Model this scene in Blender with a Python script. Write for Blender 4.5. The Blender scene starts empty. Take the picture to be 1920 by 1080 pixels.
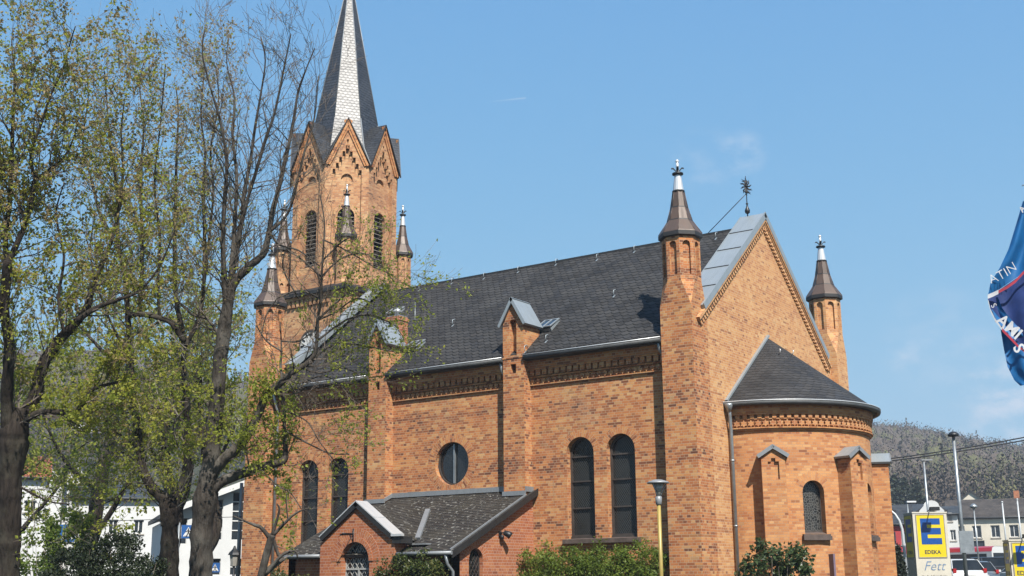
import bpy, bmesh, math, random
from mathutils import Vector, Matrix, noise
from mathutils.geometry import tessellate_polygon
S = bpy.context.scene
COL = S.collection
R = math.radians
PI = math.pi

# ---------------------------------------------------------------- camera
CAM = (15.593, -31.937, 1.600)
cd = bpy.data.cameras.new("camera"); cam = bpy.data.objects.new("camera", cd); COL.objects.link(cam)
cd.sensor_width = 36.0; cd.lens = 43.0470; cd.clip_start = 0.1; cd.clip_end = 8000
cam.matrix_world = Matrix(((0.821, 0.140, 0.554, 15.593), (0.571, -0.187, -0.799, -31.937), (-0.009, 0.972, -0.233, 1.600), (0.000, 0.000, 0.000, 1.000)))
S.camera = cam

# ---------------------------------------------------------------- sky, sun, exposure
SUN_AZ = R(-38.0)          # direction towards the sun, measured from +x towards +y
SUN_EL = R(48.0)
SKY_E = .089 * 2
w = bpy.data.worlds.new("World"); S.world = w; w.use_nodes = True
nt = w.node_tree; nt.nodes.clear()
def WN(t, **k):
    n = nt.nodes.new(t)
    for a, b in k.items(): setattr(n, a, b)
    return n
def wm(op, a, b=None, c=None):
    n = WN('ShaderNodeMath', operation=op)
    for i, x in enumerate((a, b, c)):
        if x is None: continue
        if isinstance(x, (int, float)): n.inputs[i].default_value = x
        else: nt.links.new(x, n.inputs[i])
    return n.outputs[0]
sky = WN('ShaderNodeTexSky'); sky.sky_type = 'NISHITA'; sky.sun_disc = False
sky.sun_elevation = SUN_EL; sky.sun_rotation = PI / 2 - SUN_AZ
sky.altitude = 150; sky.air_density = 1.0; sky.dust_density = 0.25; sky.ozone_density = 1.0
bg = WN('ShaderNodeBackground'); bg.inputs[1].default_value = 0.089
tc = WN('ShaderNodeTexCoord')
def wdot(v):
    n = WN('ShaderNodeVectorMath', operation='DOT_PRODUCT'); n.inputs[1].default_value = v
    nt.links.new(tc.outputs['Generated'], n.inputs[0]); return n.outputs['Value']
nz = WN('ShaderNodeTexNoise'); nz.inputs['Scale'].default_value = 26; nz.inputs['Detail'].default_value = 7; nz.inputs['Roughness'].default_value = .62
mp = WN('ShaderNodeMapping'); mp.inputs['Scale'].default_value = (1, 1, 2.0)
nt.links.new(tc.outputs['Generated'], mp.inputs[0]); nt.links.new(mp.outputs[0], nz.inputs['Vector'])
def smooth(x, a, b):
    n = WN('ShaderNodeMapRange', interpolation_type='SMOOTHSTEP'); n.inputs[1].default_value = a; n.inputs[2].default_value = b
    nt.links.new(x, n.inputs[0]); return n.outputs[0]
mask = None
for d, r0, r1, amt in [((-0.37379, 0.86654, 0.33073), 0.0220, 0.0040, 0.42), ((-0.40310, 0.85436, 0.32800), 0.0320, 0.0060, 0.25), ((-0.28570, 0.94326, 0.16920), 0.0180, 0.0040, 0.35), ((-0.25819, 0.94965, 0.17749), 0.0500, 0.0100, 0.25), ((-0.21321, 0.97099, 0.10821), 0.0600, 0.0200, 0.90), ((-0.22756, 0.96134, 0.15505), 0.0350, 0.0050, 0.30)]:
    m = smooth(wdot(d), math.cos(r0), math.cos(r1))
    m = wm('MULTIPLY', m, smooth(nz.outputs[0], .40, .72)); m = wm('MULTIPLY', m, amt)
    mask = m if mask is None else wm('ADD', mask, m)
# the aircraft trail: a short thin streak on the sky
tn, ta, tl = ((-0.13617, 0.36407, -0.92136), (0.83563, 0.54178, 0.09058), 0.01840)
across = wm('ABSOLUTE', wdot(tn)); along = wdot(ta)
tr = wm('MULTIPLY', smooth(across, .0009, .0002), wm('MULTIPLY', smooth(along, -tl, tl), smooth(along, tl * 1.04, tl)))
mask = wm('ADD', mask, wm('MULTIPLY', tr, .33))
mask = wm('MINIMUM', mask, 0.8)
mx = WN('ShaderNodeMix', data_type='RGBA'); nt.links.new(mask, mx.inputs['Factor'])
hsv = WN('ShaderNodeHueSaturation'); hsv.inputs['Saturation'].default_value = 1.04; hsv.inputs['Value'].default_value = 1.0
nt.links.new(sky.outputs[0], hsv.inputs['Color'])
# the clear spring sky is an even blue: roll the bright horizon off gently, channel by channel
sp_ = WN('ShaderNodeSeparateColor'); cm_ = WN('ShaderNodeCombineColor'); nt.links.new(hsv.outputs[0], sp_.inputs[0])
for i_, (a_, b_) in enumerate(((.500, .535), (.745, .325), (.855, .106))):
    x_ = sp_.outputs[i_]; e_ = SKY_E
    nt.links.new(wm('MULTIPLY', wm('DIVIDE', x_, wm('ADD', x_, b_ / e_)), a_ / e_), cm_.inputs[i_])
nt.links.new(cm_.outputs[0], mx.inputs['A']); mx.inputs['B'].default_value = (4.0, 4.4, 5.0, 1)
nt.links.new(mx.outputs['Result'], bg.inputs[0])
out = WN('ShaderNodeOutputWorld'); nt.links.new(bg.outputs[0], out.inputs[0])
sd = bpy.data.lights.new("sun", 'SUN'); sd.energy = 5.0; sd.angle = R(0.5); sd.color = (1.0, .95, .87)
so = bpy.data.objects.new("sun", sd); COL.objects.link(so); so.location = (20, -30, 40)
sdir = Vector((math.cos(SUN_AZ) * math.cos(SUN_EL), math.sin(SUN_AZ) * math.cos(SUN_EL), math.sin(SUN_EL)))
so.rotation_euler = sdir.to_track_quat('Z', 'Y').to_euler()
S.view_settings.view_transform = 'Standard'; S.view_settings.look = 'None'
S.view_settings.exposure = 1.0; S.view_settings.gamma = 1.0
S.render.engine = 'CYCLES'
S.cycles.max_bounces = 6; S.cycles.diffuse_bounces = 3; S.cycles.glossy_bounces = 3; S.cycles.transmission_bounces = 4
S.cycles.use_denoising = True

# ---------------------------------------------------------------- materials
MATS = {}
class NT:
    def __init__(s, name):
        m = bpy.data.materials.new(name); m.use_nodes = True; s.m = m; s.t = m.node_tree
        s.b = s.t.nodes['Principled BSDF']; MATS[name] = m
    def n(s, t, **k):
        n = s.t.nodes.new(t)
        for a, b in k.items(): setattr(n, a, b)
        return n
    def l(s, a, b): s.t.links.new(a, b)
    def put(s, inp, x):
        if isinstance(x, (int, float)): inp.default_value = x
        elif isinstance(x, tuple): inp.default_value = x if len(x) == 4 or inp.type == 'VECTOR' else x + (1,)
        else: s.l(x, inp)
    def math(s, op, a, b=None, c=None, clamp=False):
        n = s.n('ShaderNodeMath', operation=op, use_clamp=clamp)
        for i, x in enumerate((a, b, c)):
            if x is not None: s.put(n.inputs[i], x)
        return n.outputs[0]
    def mix(s, f, a, b, mode='MIX'):
        n = s.n('ShaderNodeMix', data_type='RGBA', blend_type=mode)
        s.put(n.inputs['Factor'], f); s.put(n.inputs['A'], a); s.put(n.inputs['B'], b); return n.outputs['Result']
    def ramp(s, f, stops, interp='LINEAR'):
        n = s.n('ShaderNodeValToRGB'); r = n.color_ramp; r.interpolation = interp
        while len(r.elements) < len(stops): r.elements.new(.5)
        for e, (p, c) in zip(r.elements, stops): e.position = p; e.color = tuple(c) + (1,)
        s.put(n.inputs[0], f); return n.outputs[0]
    def noise(s, vec, scale, detail=4, rough=.55, dim='3D'):
        n = s.n('ShaderNodeTexNoise', noise_dimensions=dim); n.inputs['Scale'].default_value = scale
        n.inputs['Detail'].default_value = detail; n.inputs['Roughness'].default_value = rough
        if vec is not None: s.l(vec, n.inputs['Vector'])
        return n.outputs[0]
    def obj(s): return s.n('ShaderNodeTexCoord').outputs['Object']
    def uv(s): return s.n('ShaderNodeTexCoord').outputs['UV']
    def sep(s, v):
        n = s.n('ShaderNodeSeparateXYZ'); s.l(v, n.inputs[0]); return n.outputs
    def com(s, x, y, z=0.0):
        n = s.n('ShaderNodeCombineXYZ')
        for i, a in enumerate((x, y, z)): s.put(n.inputs[i], a)
        return n.outputs[0]
    def mapr(s, x, a, b, c=0., d=1., smooth=False):
        n = s.n('ShaderNodeMapRange', interpolation_type='SMOOTHSTEP' if smooth else 'LINEAR')
        for i, q in enumerate((x, a, b, c, d)): s.put(n.inputs[i], q)
        return n.outputs[0]
    def bump(s, h, strength=.3, dist=.02):
        n = s.n('ShaderNodeBump'); n.inputs['Strength'].default_value = strength; n.inputs['Distance'].default_value = dist
        s.l(h, n.inputs['Height']); s.l(n.outputs[0], s.b.inputs['Normal'])
    def col(s, c, k=.64): s.put(s.b.inputs['Base Color'], s.mix(1., c, (k, k, k), 'MULTIPLY'))
    def set(s, rough=.7, metal=0., spec=.5):
        s.put(s.b.inputs['Roughness'], rough); s.b.inputs['Metallic'].default_value = metal
        s.b.inputs['Specular IOR Level'].default_value = spec

def brick_mat(name, stops, mortar=(.48, .355, .235), band=.5, ch=.077, long=.255, mw=.0065, stain=.35, shift=0.0, odd=.045):
    k = NT(name); u, v, _ = k.sep(k.uv())
    rowf = k.math('DIVIDE', v, ch); row = k.math('FLOOR', rowf)
    par = k.math('FLOORED_MODULO', row, 2.0)
    ln = k.math('MULTIPLY_ADD', par, -long / 2, long)
    sh = k.math('MULTIPLY', k.math('FLOORED_MODULO', k.math('FLOOR', k.math('MULTIPLY', row, .5)), 2.0), long / 2)
    q = k.math('DIVIDE', k.math('ADD', u, k.math('ADD', sh, k.math('MULTIPLY', par, long / 4))), ln)
    col = k.math('FLOOR', q); fx = k.math('FRACT', q); fy = k.math('FRACT', rowf)
    dx = k.math('MULTIPLY', k.math('MINIMUM', fx, k.math('SUBTRACT', 1.0, fx)), ln)
    dy = k.math('MULTIPLY', k.math('MINIMUM', fy, k.math('SUBTRACT', 1.0, fy)), ch)
    mor = k.math('LESS_THAN', k.math('MINIMUM', dx, dy), mw)
    wn = k.n('ShaderNodeTexWhiteNoise', noise_dimensions='2D'); k.l(k.com(k.math('ADD', col, .37), k.math('ADD', row, .61)), wn.inputs['Vector'])
    # courses come from different firings: groups of rows lean lighter or darker
    bn = k.noise(k.com(k.math('MULTIPLY', u, .035), k.math('MULTIPLY', v, 1.7)), 1.0, 3, .6)
    cl = k.noise(k.com(k.math('MULTIPLY', u, .55), k.math('MULTIPLY', v, .8)), 1.0, 4, .6)
    f = k.math('ADD', k.math('MULTIPLY', wn.outputs['Value'], .48), k.math('MULTIPLY', k.math('SUBTRACT', bn, .5), band * 1.8))
    f = k.math('ADD', f, k.math('ADD', k.math('MULTIPLY', k.math('SUBTRACT', cl, .5), .9), 0.27 + shift), clamp=True)
    c = k.ramp(f, stops); oc = k.sep(wn.outputs['Color'])
    c = k.mix(k.math('MULTIPLY', k.math('LESS_THAN', oc[0], odd), .5), c, stops[0][1]); c = k.mix(k.math('MULTIPLY', k.math('GREATER_THAN', oc[1], 1 - odd * 1.8), .55), c, stops[-1][1])
    c = k.mix(k.math('MULTIPLY', k.math('GREATER_THAN', oc[2], .86), .5), c, stops[1][1])
    fine = k.noise(k.uv(), 60, 3); c = k.mix(k.mapr(fine, .3, .7, .0, .22), c, (.10, .055, .035), 'MIX')
    big = k.noise(k.com(k.math('MULTIPLY', u, 1.0), k.math('MULTIPLY', v, .45)), .55, 6, .68)
    c = k.mix(k.math('MULTIPLY', k.mapr(big, .50, .78, 0, 1, True), stain), c, (.13, .09, .065))
    pale = k.noise(k.com(k.math('MULTIPLY', u, 1.3), k.math('MULTIPLY', v, .7), 7.0), .8, 5, .7)
    c = k.mix(k.math('MULTIPLY', k.mapr(pale, .56, .8, 0, 1, True), .28), c, (.50, .36, .25))
    sk = k.noise(k.com(k.math('MULTIPLY', u, 3.2), k.math('MULTIPLY', v, .16), 3.0), 1., 5, .7)
    c = k.mix(k.math('MULTIPLY', k.mapr(sk, .54, .74, 0, 1, True), stain * .9), c, (.15, .085, .055))
    c = k.mix(k.math('MULTIPLY', mor, .8), c, mortar)
    k.col(c, .71); k.set(.88, 0, .25)
    k.bump(k.math('ADD', k.math('SUBTRACT', 1.0, mor), k.math('MULTIPLY', fine, .5)), .35, .008)
    return k.m
B_NAVE = brick_mat('brick_nave', [(0, (.085, .040, .030)), (.16, (.21, .072, .036)), (.36, (.46, .155, .056)), (.58, (.59, .230, .081)), (.8, (.66, .322, .117)), (1, (.70, .43, .20))])
B_GABLE = brick_mat('brick_gable', [(0, (.20, .085, .05)), (.15, (.44, .175, .075)), (.4, (.62, .285, .11)), (.7, (.73, .385, .155)), (1, (.78, .48, .23))], mortar=(.58, .42, .29), stain=.18, band=.35)
B_APSE = brick_mat('brick_apse', [(0, (.18, .07, .04)), (.2, (.42, .15, .06)), (.45, (.58, .245, .09)), (.75, (.66, .32, .125)), (1, (.72, .41, .18))], stain=.15, mortar=(.40, .26, .17))
B_TOWER = brick_mat('brick_tower', [(0, (.14, .07, .045)), (.18, (.36, .155, .075)), (.45, (.56, .27, .125)), (.75, (.66, .37, .175)), (1, (.72, .46, .24))], stain=.3, mortar=(.38, .28, .2))
B_RED = brick_mat('brick_red', [(0, (.22, .065, .035)), (.3, (.39, .118, .05)), (.7, (.50, .175, .07)), (1, (.58, .25, .10))], mortar=(.5, .36, .29), band=.2, stain=.2, ch=.083, mw=.006)

def plain(name, c, rough=.7, metal=0., var=.15, scale=3., spec=.5, bump=0.):
    k = NT(name); o = k.obj()
    a = k.noise(o, scale, 5, .65); d = tuple(x * (1 - var * 2) for x in c); e = tuple(min(1, x * (1 + var)) for x in c)
    k.col(k.mix(k.mapr(a, .3, .7), d, e)); k.set(k.mapr(a, .2, .8, rough * .85, min(1, rough * 1.12)), metal, spec)
    if bump: k.bump(k.noise(o, scale * 8, 4), bump, .01)
    return k.m
def streaky(name, c, dirt, rough, metal, amt=.5, spec=.5):
    k = NT(name); u, v, _ = k.sep(k.uv())
    a = k.noise(k.com(k.math('MULTIPLY', u, 6.), k.math('MULTIPLY', v, .7)), 1., 6, .7)
    b = k.noise(k.obj(), 1.6, 5, .6)
    c2 = k.mix(k.math('MULTIPLY', k.mapr(a, .42, .75), amt), c, dirt); c2 = k.mix(k.math('MULTIPLY', k.mapr(b, .4, .75), amt * .7), c2, dirt)
    k.col(c2); k.set(k.mapr(a, .3, .7, rough * .8, rough * 1.2), metal, spec); return k.m

def slate_mat(name, c0, c1, sx=.26, sy=.16, tilt=.16, rough=.42, lichen=0., amp=.3, spec=.5, rv=.2):
    """overlapping arched slates laid in slightly rising courses"""
    k = NT(name); u, v, _ = k.sep(k.uv())
    v2 = k.math('ADD', v, k.math('MULTIPLY', u, tilt)); rf = k.math('DIVIDE', v2, sy); row0 = k.math('FLOOR', rf)
    wob = k.noise(k.uv(), 2.3, 2)
    q = k.math('ADD', k.math('DIVIDE', u, sx), k.math('MULTIPLY', row0, .5)); q = k.math('ADD', q, k.math('MULTIPLY', wob, .5))
    fx = k.math('SUBTRACT', k.math('FRACT', q), .5)
    arch = k.math('MULTIPLY', k.math('MULTIPLY', fx, fx), 4 * amp)        # lower edge rises towards the sides
    fy = k.math('SUBTRACT', k.math('FRACT', rf), arch)
    low = k.math('LESS_THAN', fy, 0.0)
    row = k.math('SUBTRACT', row0, low); col = k.math('ADD', k.math('FLOOR', q), k.math('MULTIPLY', low, k.math('MULTIPLY', k.math('SIGN', fx), .5)))
    h = k.math('ADD', fy, low)                                             # 0 at the butt edge, 1 at the top
    wn = k.n('ShaderNodeTexWhiteNoise', noise_dimensions='2D'); k.l(k.com(k.math('ADD', k.math('FLOOR', col), .3), k.math('ADD', row, .7)), wn.inputs['Vector'])
    c = k.mix(wn.outputs['Value'], c0, c1)
    big = k.noise(k.uv(), .7, 5, .65); c = k.mix(k.mapr(big, .4, .75, 0, .45), c, tuple(x * 1.9 + .01 for x in c1))
    edge = k.math('LESS_THAN', h, .27); c = k.mix(k.math('MULTIPLY', edge, .9), c, (.008, .008, .008))  # shadow line along each slate's butt edge, painted into the colour
    if lichen:
        ln = k.noise(k.uv(), 7., 2, .6); l2 = k.noise(k.uv(), .5, 3, .6)
        c = k.mix(k.math('MULTIPLY', k.mapr(ln, .605, .65, 0, 1), k.mapr(l2, .35, .6, .15, lichen)), c, (.45, .44, .40))
        moss = k.noise(k.uv(), .8, 5, .7); c = k.mix(k.mapr(moss, .45, .75, 0, .5), c, (.075, .065, .042))
    k.col(c); k.set(k.math('ADD', k.mapr(wn.outputs['Color'], 0, 1, rough * (1 - rv), rough * (1 + rv)), k.math('MULTIPLY', edge, .07)), 0, spec)
    k.bump(k.math('MULTIPLY', k.math('SUBTRACT', 1.0, h), 1.0), .6, .02); return k.m
SLATE = slate_mat('slate_nave', (.025, .024, .024), (.050, .048, .047), sx=.30, sy=.21, rough=.8, spec=.2, amp=.45)
SLATE_APSE = slate_mat('slate_apse', (.022, .021, .021), (.043, .041, .041), sx=.34, sy=.17, rough=.7, tilt=.0, spec=.3)
GUTTER = plain('weathered_gutter', (.085, .088, .09), .6, .1, .2, 3, .4)
SLATE_SPIRE = slate_mat('slate_spire', (.028, .029, .033), (.05, .052, .058), sx=.20, sy=.145, tilt=.08, rough=.42, spec=.45, rv=.05)
SLATE_OLD = slate_mat('slate_porch', (.022, .019, .017), (.048, .042, .036), sx=.26, sy=.18, tilt=.28, rough=.75, lichen=.6, amp=.12, spec=.25)
ZINC = streaky('zinc', (.42, .465, .49), (.30, .34, .36), .42, .35, .5)
ZINC_BRIGHT = streaky('zinc_bright', (.78, .79, .80), (.55, .56, .57), .35, .35, .5)
LEAD = streaky('flashing', (.30, .32, .34), (.18, .19, .2), .5, .2, .5)
COPPER = streaky('cap_sheet', (.13, .082, .058), (.06, .045, .038), .5, .12, .7)
DARKWOOD = plain('dark_trim', (.022, .021, .021), .6)
IRON = plain('iron', (.03, .032, .036), .45, .4)
STONE = plain('sill_stone', (.12, .085, .07), .8, 0, .25, 5)
GALV = plain('galvanised_steel', (.42, .45, .47), .4, .6, .12, 4)
STEEL_W = plain('pale_steel', (.62, .64, .65), .45, .2, .08, 4)
FRAME = plain('window_frame', (.075, .06, .052), .55, .1, .2, 5)
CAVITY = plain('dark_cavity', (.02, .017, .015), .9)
WHITE = plain('white_paint', (.78, .78, .76), .6, 0, .06, 2)
def glass_mat(name, base, line, s, wl, rough=.16, diag=True, leadfac=1.0, spec=.5):
    k = NT(name); u, v, _ = k.sep(k.uv())
    if diag:
        p = k.math('DIVIDE', k.math('ADD', u, k.math('MULTIPLY', v, .72)), s); q = k.math('DIVIDE', k.math('SUBTRACT', u, k.math('MULTIPLY', v, .72)), s)
    else: p = k.math('DIVIDE', u, s); q = k.math('DIVIDE', v, s * 1.4)
    fp = k.math('LESS_THAN', k.math('FRACT', p), wl); fq = k.math('LESS_THAN', k.math('FRACT', q), wl)
    ml = k.math('MAXIMUM', fp, fq)
    wn = k.n('ShaderNodeTexWhiteNoise', noise_dimensions='2D'); k.l(k.com(k.math('ADD', k.math('FLOOR', p), .3), k.math('ADD', k.math('FLOOR', q), .7)), wn.inputs['Vector'])
    n = k.noise(k.uv(), 1.1, 4, .65)
    c = k.mix(k.mapr(n, .35, .7), base, tuple(x * 2.2 + .004 for x in base)); c = k.mix(k.math('MULTIPLY', wn.outputs['Value'], .3), c, tuple(x * 2.5 for x in base))
    c = k.mix(k.math('MULTIPLY', ml, leadfac), c, line); k.col(c); k.set(k.mapr(n, .3, .7, rough * .6, rough * 1.6), 0, spec)
    k.bump(wn.outputs['Value'], .12, .01); return k.m
GLASS = glass_mat('leaded_glass', (.006, .0065, .0065), (.13, .13, .122), .072, .15, leadfac=.62, spec=.25)
def figure_glass():
    k = NT('figured_glass'); vo = k.n('ShaderNodeTexVoronoi', feature='DISTANCE_TO_EDGE', voronoi_dimensions='2D'); vo.inputs['Scale'].default_value = 13.
    k.l(k.uv(), vo.inputs['Vector']); v2 = k.n('ShaderNodeTexVoronoi', voronoi_dimensions='2D'); v2.inputs['Scale'].default_value = 13.; k.l(k.uv(), v2.inputs['Vector'])
    e = k.mapr(vo.outputs['Distance'], .03, .06, 1, 0); g = k.sep(v2.outputs['Color'])[0]
    c = k.mix(g, (.016, .015, .014), (.06, .055, .048)); k.col(k.mix(k.math('MULTIPLY', e, .8), c, (.26, .255, .24))); k.set(.25, 0, .4); return k.m
GLASS_FIG = figure_glass()
GLASS_PLAIN = plain('dark_glass', (.018, .02, .022), .1, 0, .3, 1.2)
GLASS_BLUE = plain('house_glass', (.035, .045, .055), .12, 0, .3, 1.)

def leaf_mat(name, c0, c1, c2, trans=.35, rough=.55):
    k = NT(name); g = k.n('ShaderNodeNewGeometry'); r = g.outputs['Random Per Island']
    n = k.noise(k.obj(), .55, 3)
    f = k.math('ADD', k.math('MULTIPLY', r, .7), k.math('MULTIPLY', k.math('SUBTRACT', n, .35), 1.0), clamp=True)
    c = k.ramp(f, [(0, c0), (.5, c1), (1, c2)])
    k.col(c); k.set(rough, 0, .35)
    tr = k.n('ShaderNodeBsdfTranslucent'); k.l(k.mix(.5, k.mix(1., c, (.65, .65, .65), 'MULTIPLY'), tuple(x * .84 for x in c2)), tr.inputs[0])
    mx = k.n('ShaderNodeMixShader'); mx.inputs[0].default_value = trans
    k.l(k.b.outputs[0], mx.inputs[1]); k.l(tr.outputs[0], mx.inputs[2])
    k.l(mx.outputs[0], k.t.nodes['Material Output'].inputs[0]); return k.m
def bark_mat(name, c0, c1, lich=(.36, .35, .31), am=.5):
    k = NT(name); x, y, z = k.sep(k.obj())
    s = k.noise(k.com(k.math('MULTIPLY', x, 9.), k.math('MULTIPLY', y, 9.), k.math('MULTIPLY', z, 1.6)), 1., 6, .7)
    b = k.noise(k.obj(), 1.3, 5, .65); c = k.mix(k.mapr(s, .35, .65), c0, c1)
    c = k.mix(k.math('MULTIPLY', k.mapr(b, .48, .66), am), c, lich); k.col(c); k.set(.95, 0, .15); k.bump(s, .9, .05); return k.m

# ---------------------------------------------------------------- mesh builder
BASE = {}
class MB:
    def __init__(s): s.v = []; s.f = []; s.m = []; s.uv = []; s.sm = []
    def face(s, pts, m=0, uv=None, sm=False):
        i = len(s.v); s.v += [tuple(p) for p in pts]; s.f.append(tuple(range(i, i + len(pts)))); s.m.append(m); s.uv.append(uv); s.sm.append(sm)
    def box(s, x0, x1, y0, y1, z0, z1, m=0):
        if x0 > x1: x0, x1 = x1, x0
        if y0 > y1: y0, y1 = y1, y0
        if z0 > z1: z0, z1 = z1, z0
        a, b, c, d = (x0, y0), (x1, y0), (x1, y1), (x0, y1)
        s.prism_z([a, b, c, d], z0, z1, m)
    def prism_z(s, poly, z0, z1, m=0):
        n = len(poly); s.face([(p[0], p[1], z1) for p in poly], m); s.face([(p[0], p[1], z0) for p in reversed(poly)], m)
        for i in range(n):
            p, q = poly[i], poly[(i + 1) % n]; s.face([(p[0], p[1], z0), (q[0], q[1], z0), (q[0], q[1], z1), (p[0], p[1], z1)], m)
    def obox(s, o, ux, uy, uz, m=0):
        """box from corner o along three edge vectors"""
        o, ux, uy, uz = Vector(o), Vector(ux), Vector(uy), Vector(uz); c = {}
        for i in (0, 1):
            for j in (0, 1):
                for k in (0, 1): c[i, j, k] = o + ux * i + uy * j + uz * k
        for q in (((0,0,0),(0,1,0),(1,1,0),(1,0,0)), ((0,0,1),(1,0,1),(1,1,1),(0,1,1)), ((0,0,0),(1,0,0),(1,0,1),(0,0,1)),
                  ((0,1,0),(0,1,1),(1,1,1),(1,1,0)), ((0,0,0),(0,0,1),(0,1,1),(0,1,0)), ((1,0,0),(1,1,0),(1,1,1),(1,0,1))):
            s.face([c[k] for k in q], m)
    def plate(s, outline, holes, o, u, v, t, m=0, back=True, mside=None):
        """flat slab with holes: outline in (u, v) metres, front face at o, thickness t backwards"""
        o, u, v = Vector(o), Vector(u), Vector(v); n = u.cross(v).normalized(); loops = [outline] + list(holes)
        flat = [p for lp in loops for p in lp]; P = [o + u * a + v * b for a, b in flat]; ms = m if mside is None else mside
        for tri in tessellate_polygon([[Vector((a, b, 0)) for a, b in lp] for lp in loops]):
            q = [P[i] for i in tri]
            if (q[1] - q[0]).cross(q[2] - q[0]).dot(n) < 0: q.reverse()
            s.face(q, m)
            if back: s.face([p - n * t for p in reversed(q)], m)
        k = 0
        for lp in loops:
            L = len(lp)
            for i in range(L):
                a, b = P[k + i], P[k + (i + 1) % L]; s.face([a, a - n * t, b - n * t, b], ms)
            k += L
    def grid(s, rows, m=0, closed=True, sm=True, cap0=False, cap1=False, uvs=None):
        k = len(s.v); n = len(rows[0])
        for r in rows: s.v += [tuple(p) for p in r]
        for i in range(len(rows) - 1):
            for j in range(n if closed else n - 1):
                a, b = k + i * n + j, k + i * n + (j + 1) % n
                s.f.append((a, b, b + n, a + n)); s.m.append(m); s.sm.append(sm)
                s.uv.append(None if uvs is None else [uvs[i][j], uvs[i][j + 1], uvs[i + 1][j + 1], uvs[i + 1][j]])
        if cap0: s.f.append(tuple(range(k + n - 1, k - 1, -1))); s.m.append(m); s.sm.append(False); s.uv.append(None)
        if cap1: q = k + (len(rows) - 1) * n; s.f.append(tuple(range(q, q + n))); s.m.append(m); s.sm.append(False); s.uv.append(None)
    def lathe(s, c, prof, n=16, m=0, sm=True, rot=0., cap0=True, cap1=True):
        rows = [[(c[0] + r * math.cos(rot + 2 * PI * j / n), c[1] + r * math.sin(rot + 2 * PI * j / n), c[2] + z) for j in range(n)] for r, z in prof]
        s.grid(rows, m, True, sm, cap0, cap1)
    def tube(s, pts, rad, n=6, m=0, sm=True, caps=True, rough=0.):
        pts = [Vector(p) for p in pts]; rad = [rad] * len(pts) if isinstance(rad, (int, float)) else rad; rows = []; ref = None
        for i, p in enumerate(pts):
            d = pts[min(i + 1, len(pts) - 1)] - pts[max(i - 1, 0)]
            if d.length < 1e-9: d = Vector((0, 0, 1))
            d.normalize()
            if ref is None: ref = Vector((1, 0, 0)) if abs(d.x) < .8 else Vector((0, 1, 0))
            a = (ref - d * ref.dot(d)).normalized(); b = d.cross(a); ref = a
            rg = [rad[i]] * n
            if rough: rg = [rad[i] * (1 + rough * (noise.noise(Vector((math.cos(2 * PI * j / n) * 1.6, math.sin(2 * PI * j / n) * 1.6, p.z * 1.3 + p.x))) * 1.2 + noise.noise(Vector((math.cos(2 * PI * j / n) * 5, math.sin(2 * PI * j / n) * 5, p.z * 4))) * .6)) for j in range(n)]
            rows.append([p + a * (rg[j] * math.cos(2 * PI * j / n)) + b * (rg[j] * math.sin(2 * PI * j / n)) for j in range(n)])
        s.grid(rows, m, True, sm, caps, caps)
    def bar(s, a, b, wv, hv, m=0):
        """straight bar from a to b with cross-section vectors wv, hv (centred)"""
        a, b, wv, hv = Vector(a), Vector(b), Vector(wv), Vector(hv); s.obox(a - wv / 2 - hv / 2, b - a, wv, hv, m)
    def build(s, name, mats, parent=None, base=None):
        mats = mats if isinstance(mats, (list, tuple)) else [mats]
        b = Vector(BASE[parent.name] if parent is not None else (base or (0, 0, 0)))
        me = bpy.data.meshes.new(name); bx, by, bz = b
        me.from_pydata([(x - bx, y - by, z - bz) for x, y, z in s.v], [], s.f)
        for mt in mats: me.materials.append(mt)
        if len(mats) > 1: me.polygons.foreach_set('material_index', s.m)
        me.polygons.foreach_set('use_smooth', s.sm)
        uvl = me.uv_layers.new(name='UVMap'); uv = []
        for f, given in zip(s.f, s.uv):
            if given is not None:
                for q in given: uv += [q[0], q[1]]
                continue
            p = [s.v[i] for i in f]; nx = ny = nz = 0.
            for i in range(len(p)):
                a, c = p[i], p[(i + 1) % len(p)]
                nx += (a[1] - c[1]) * (a[2] + c[2]); ny += (a[2] - c[2]) * (a[0] + c[0]); nz += (a[0] - c[0]) * (a[1] + c[1])
            h = math.hypot(nx, ny); L = math.sqrt(h * h + nz * nz) or 1.
            if h / L < 1e-3: tx, ty, b0, b1, b2 = 1., 0., 0., 1., 0.
            else:
                tx, ty = -ny / h, nx / h; N = (nx / L, ny / L, nz / L); b0, b1, b2 = -N[2] * ty, N[2] * tx, N[0] * ty - N[1] * tx
            for q in p: uv += [q[0] * tx + q[1] * ty, q[0] * b0 + q[1] * b1 + q[2] * b2]
        uvl.data.foreach_set('uv', uv); me.update()
        o = bpy.data.objects.new(name, me); COL.objects.link(o); BASE[o.name] = tuple(b)
        if parent is not None: o.parent = parent
        else: o.location = b
        return o
def arch(cx, hw, z0, zs, n=14):
    """round-arched opening, counter-clockwise; zs = springing height"""
    return [(cx - hw, z0), (cx + hw, z0)] + [(cx + hw * math.cos(PI * i / n), zs + hw * math.sin(PI * i / n)) for i in range(n + 1)]
def circ(cx, cz, r, n=36, sx=1.): return [(cx + r * sx * math.cos(2 * PI * i / n), cz + r * math.sin(2 * PI * i / n)) for i in range(n)]
def rect(a, b, c, d): return [(a, c), (b, c), (b, d), (a, d)]
def thing(name, label, cat, loc, group=None):
    o = bpy.data.objects.new(name, None); COL.objects.link(o); o.location = loc; o.empty_display_size = .2
    BASE[o.name] = tuple(loc); return tag(o, label, cat, group)
def tag(o, label, cat, group=None):
    o['label'] = label; o['category'] = cat
    if group: o['group'] = group
    return o
def struct(o, kind='structure'): o['kind'] = kind; return o
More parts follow.
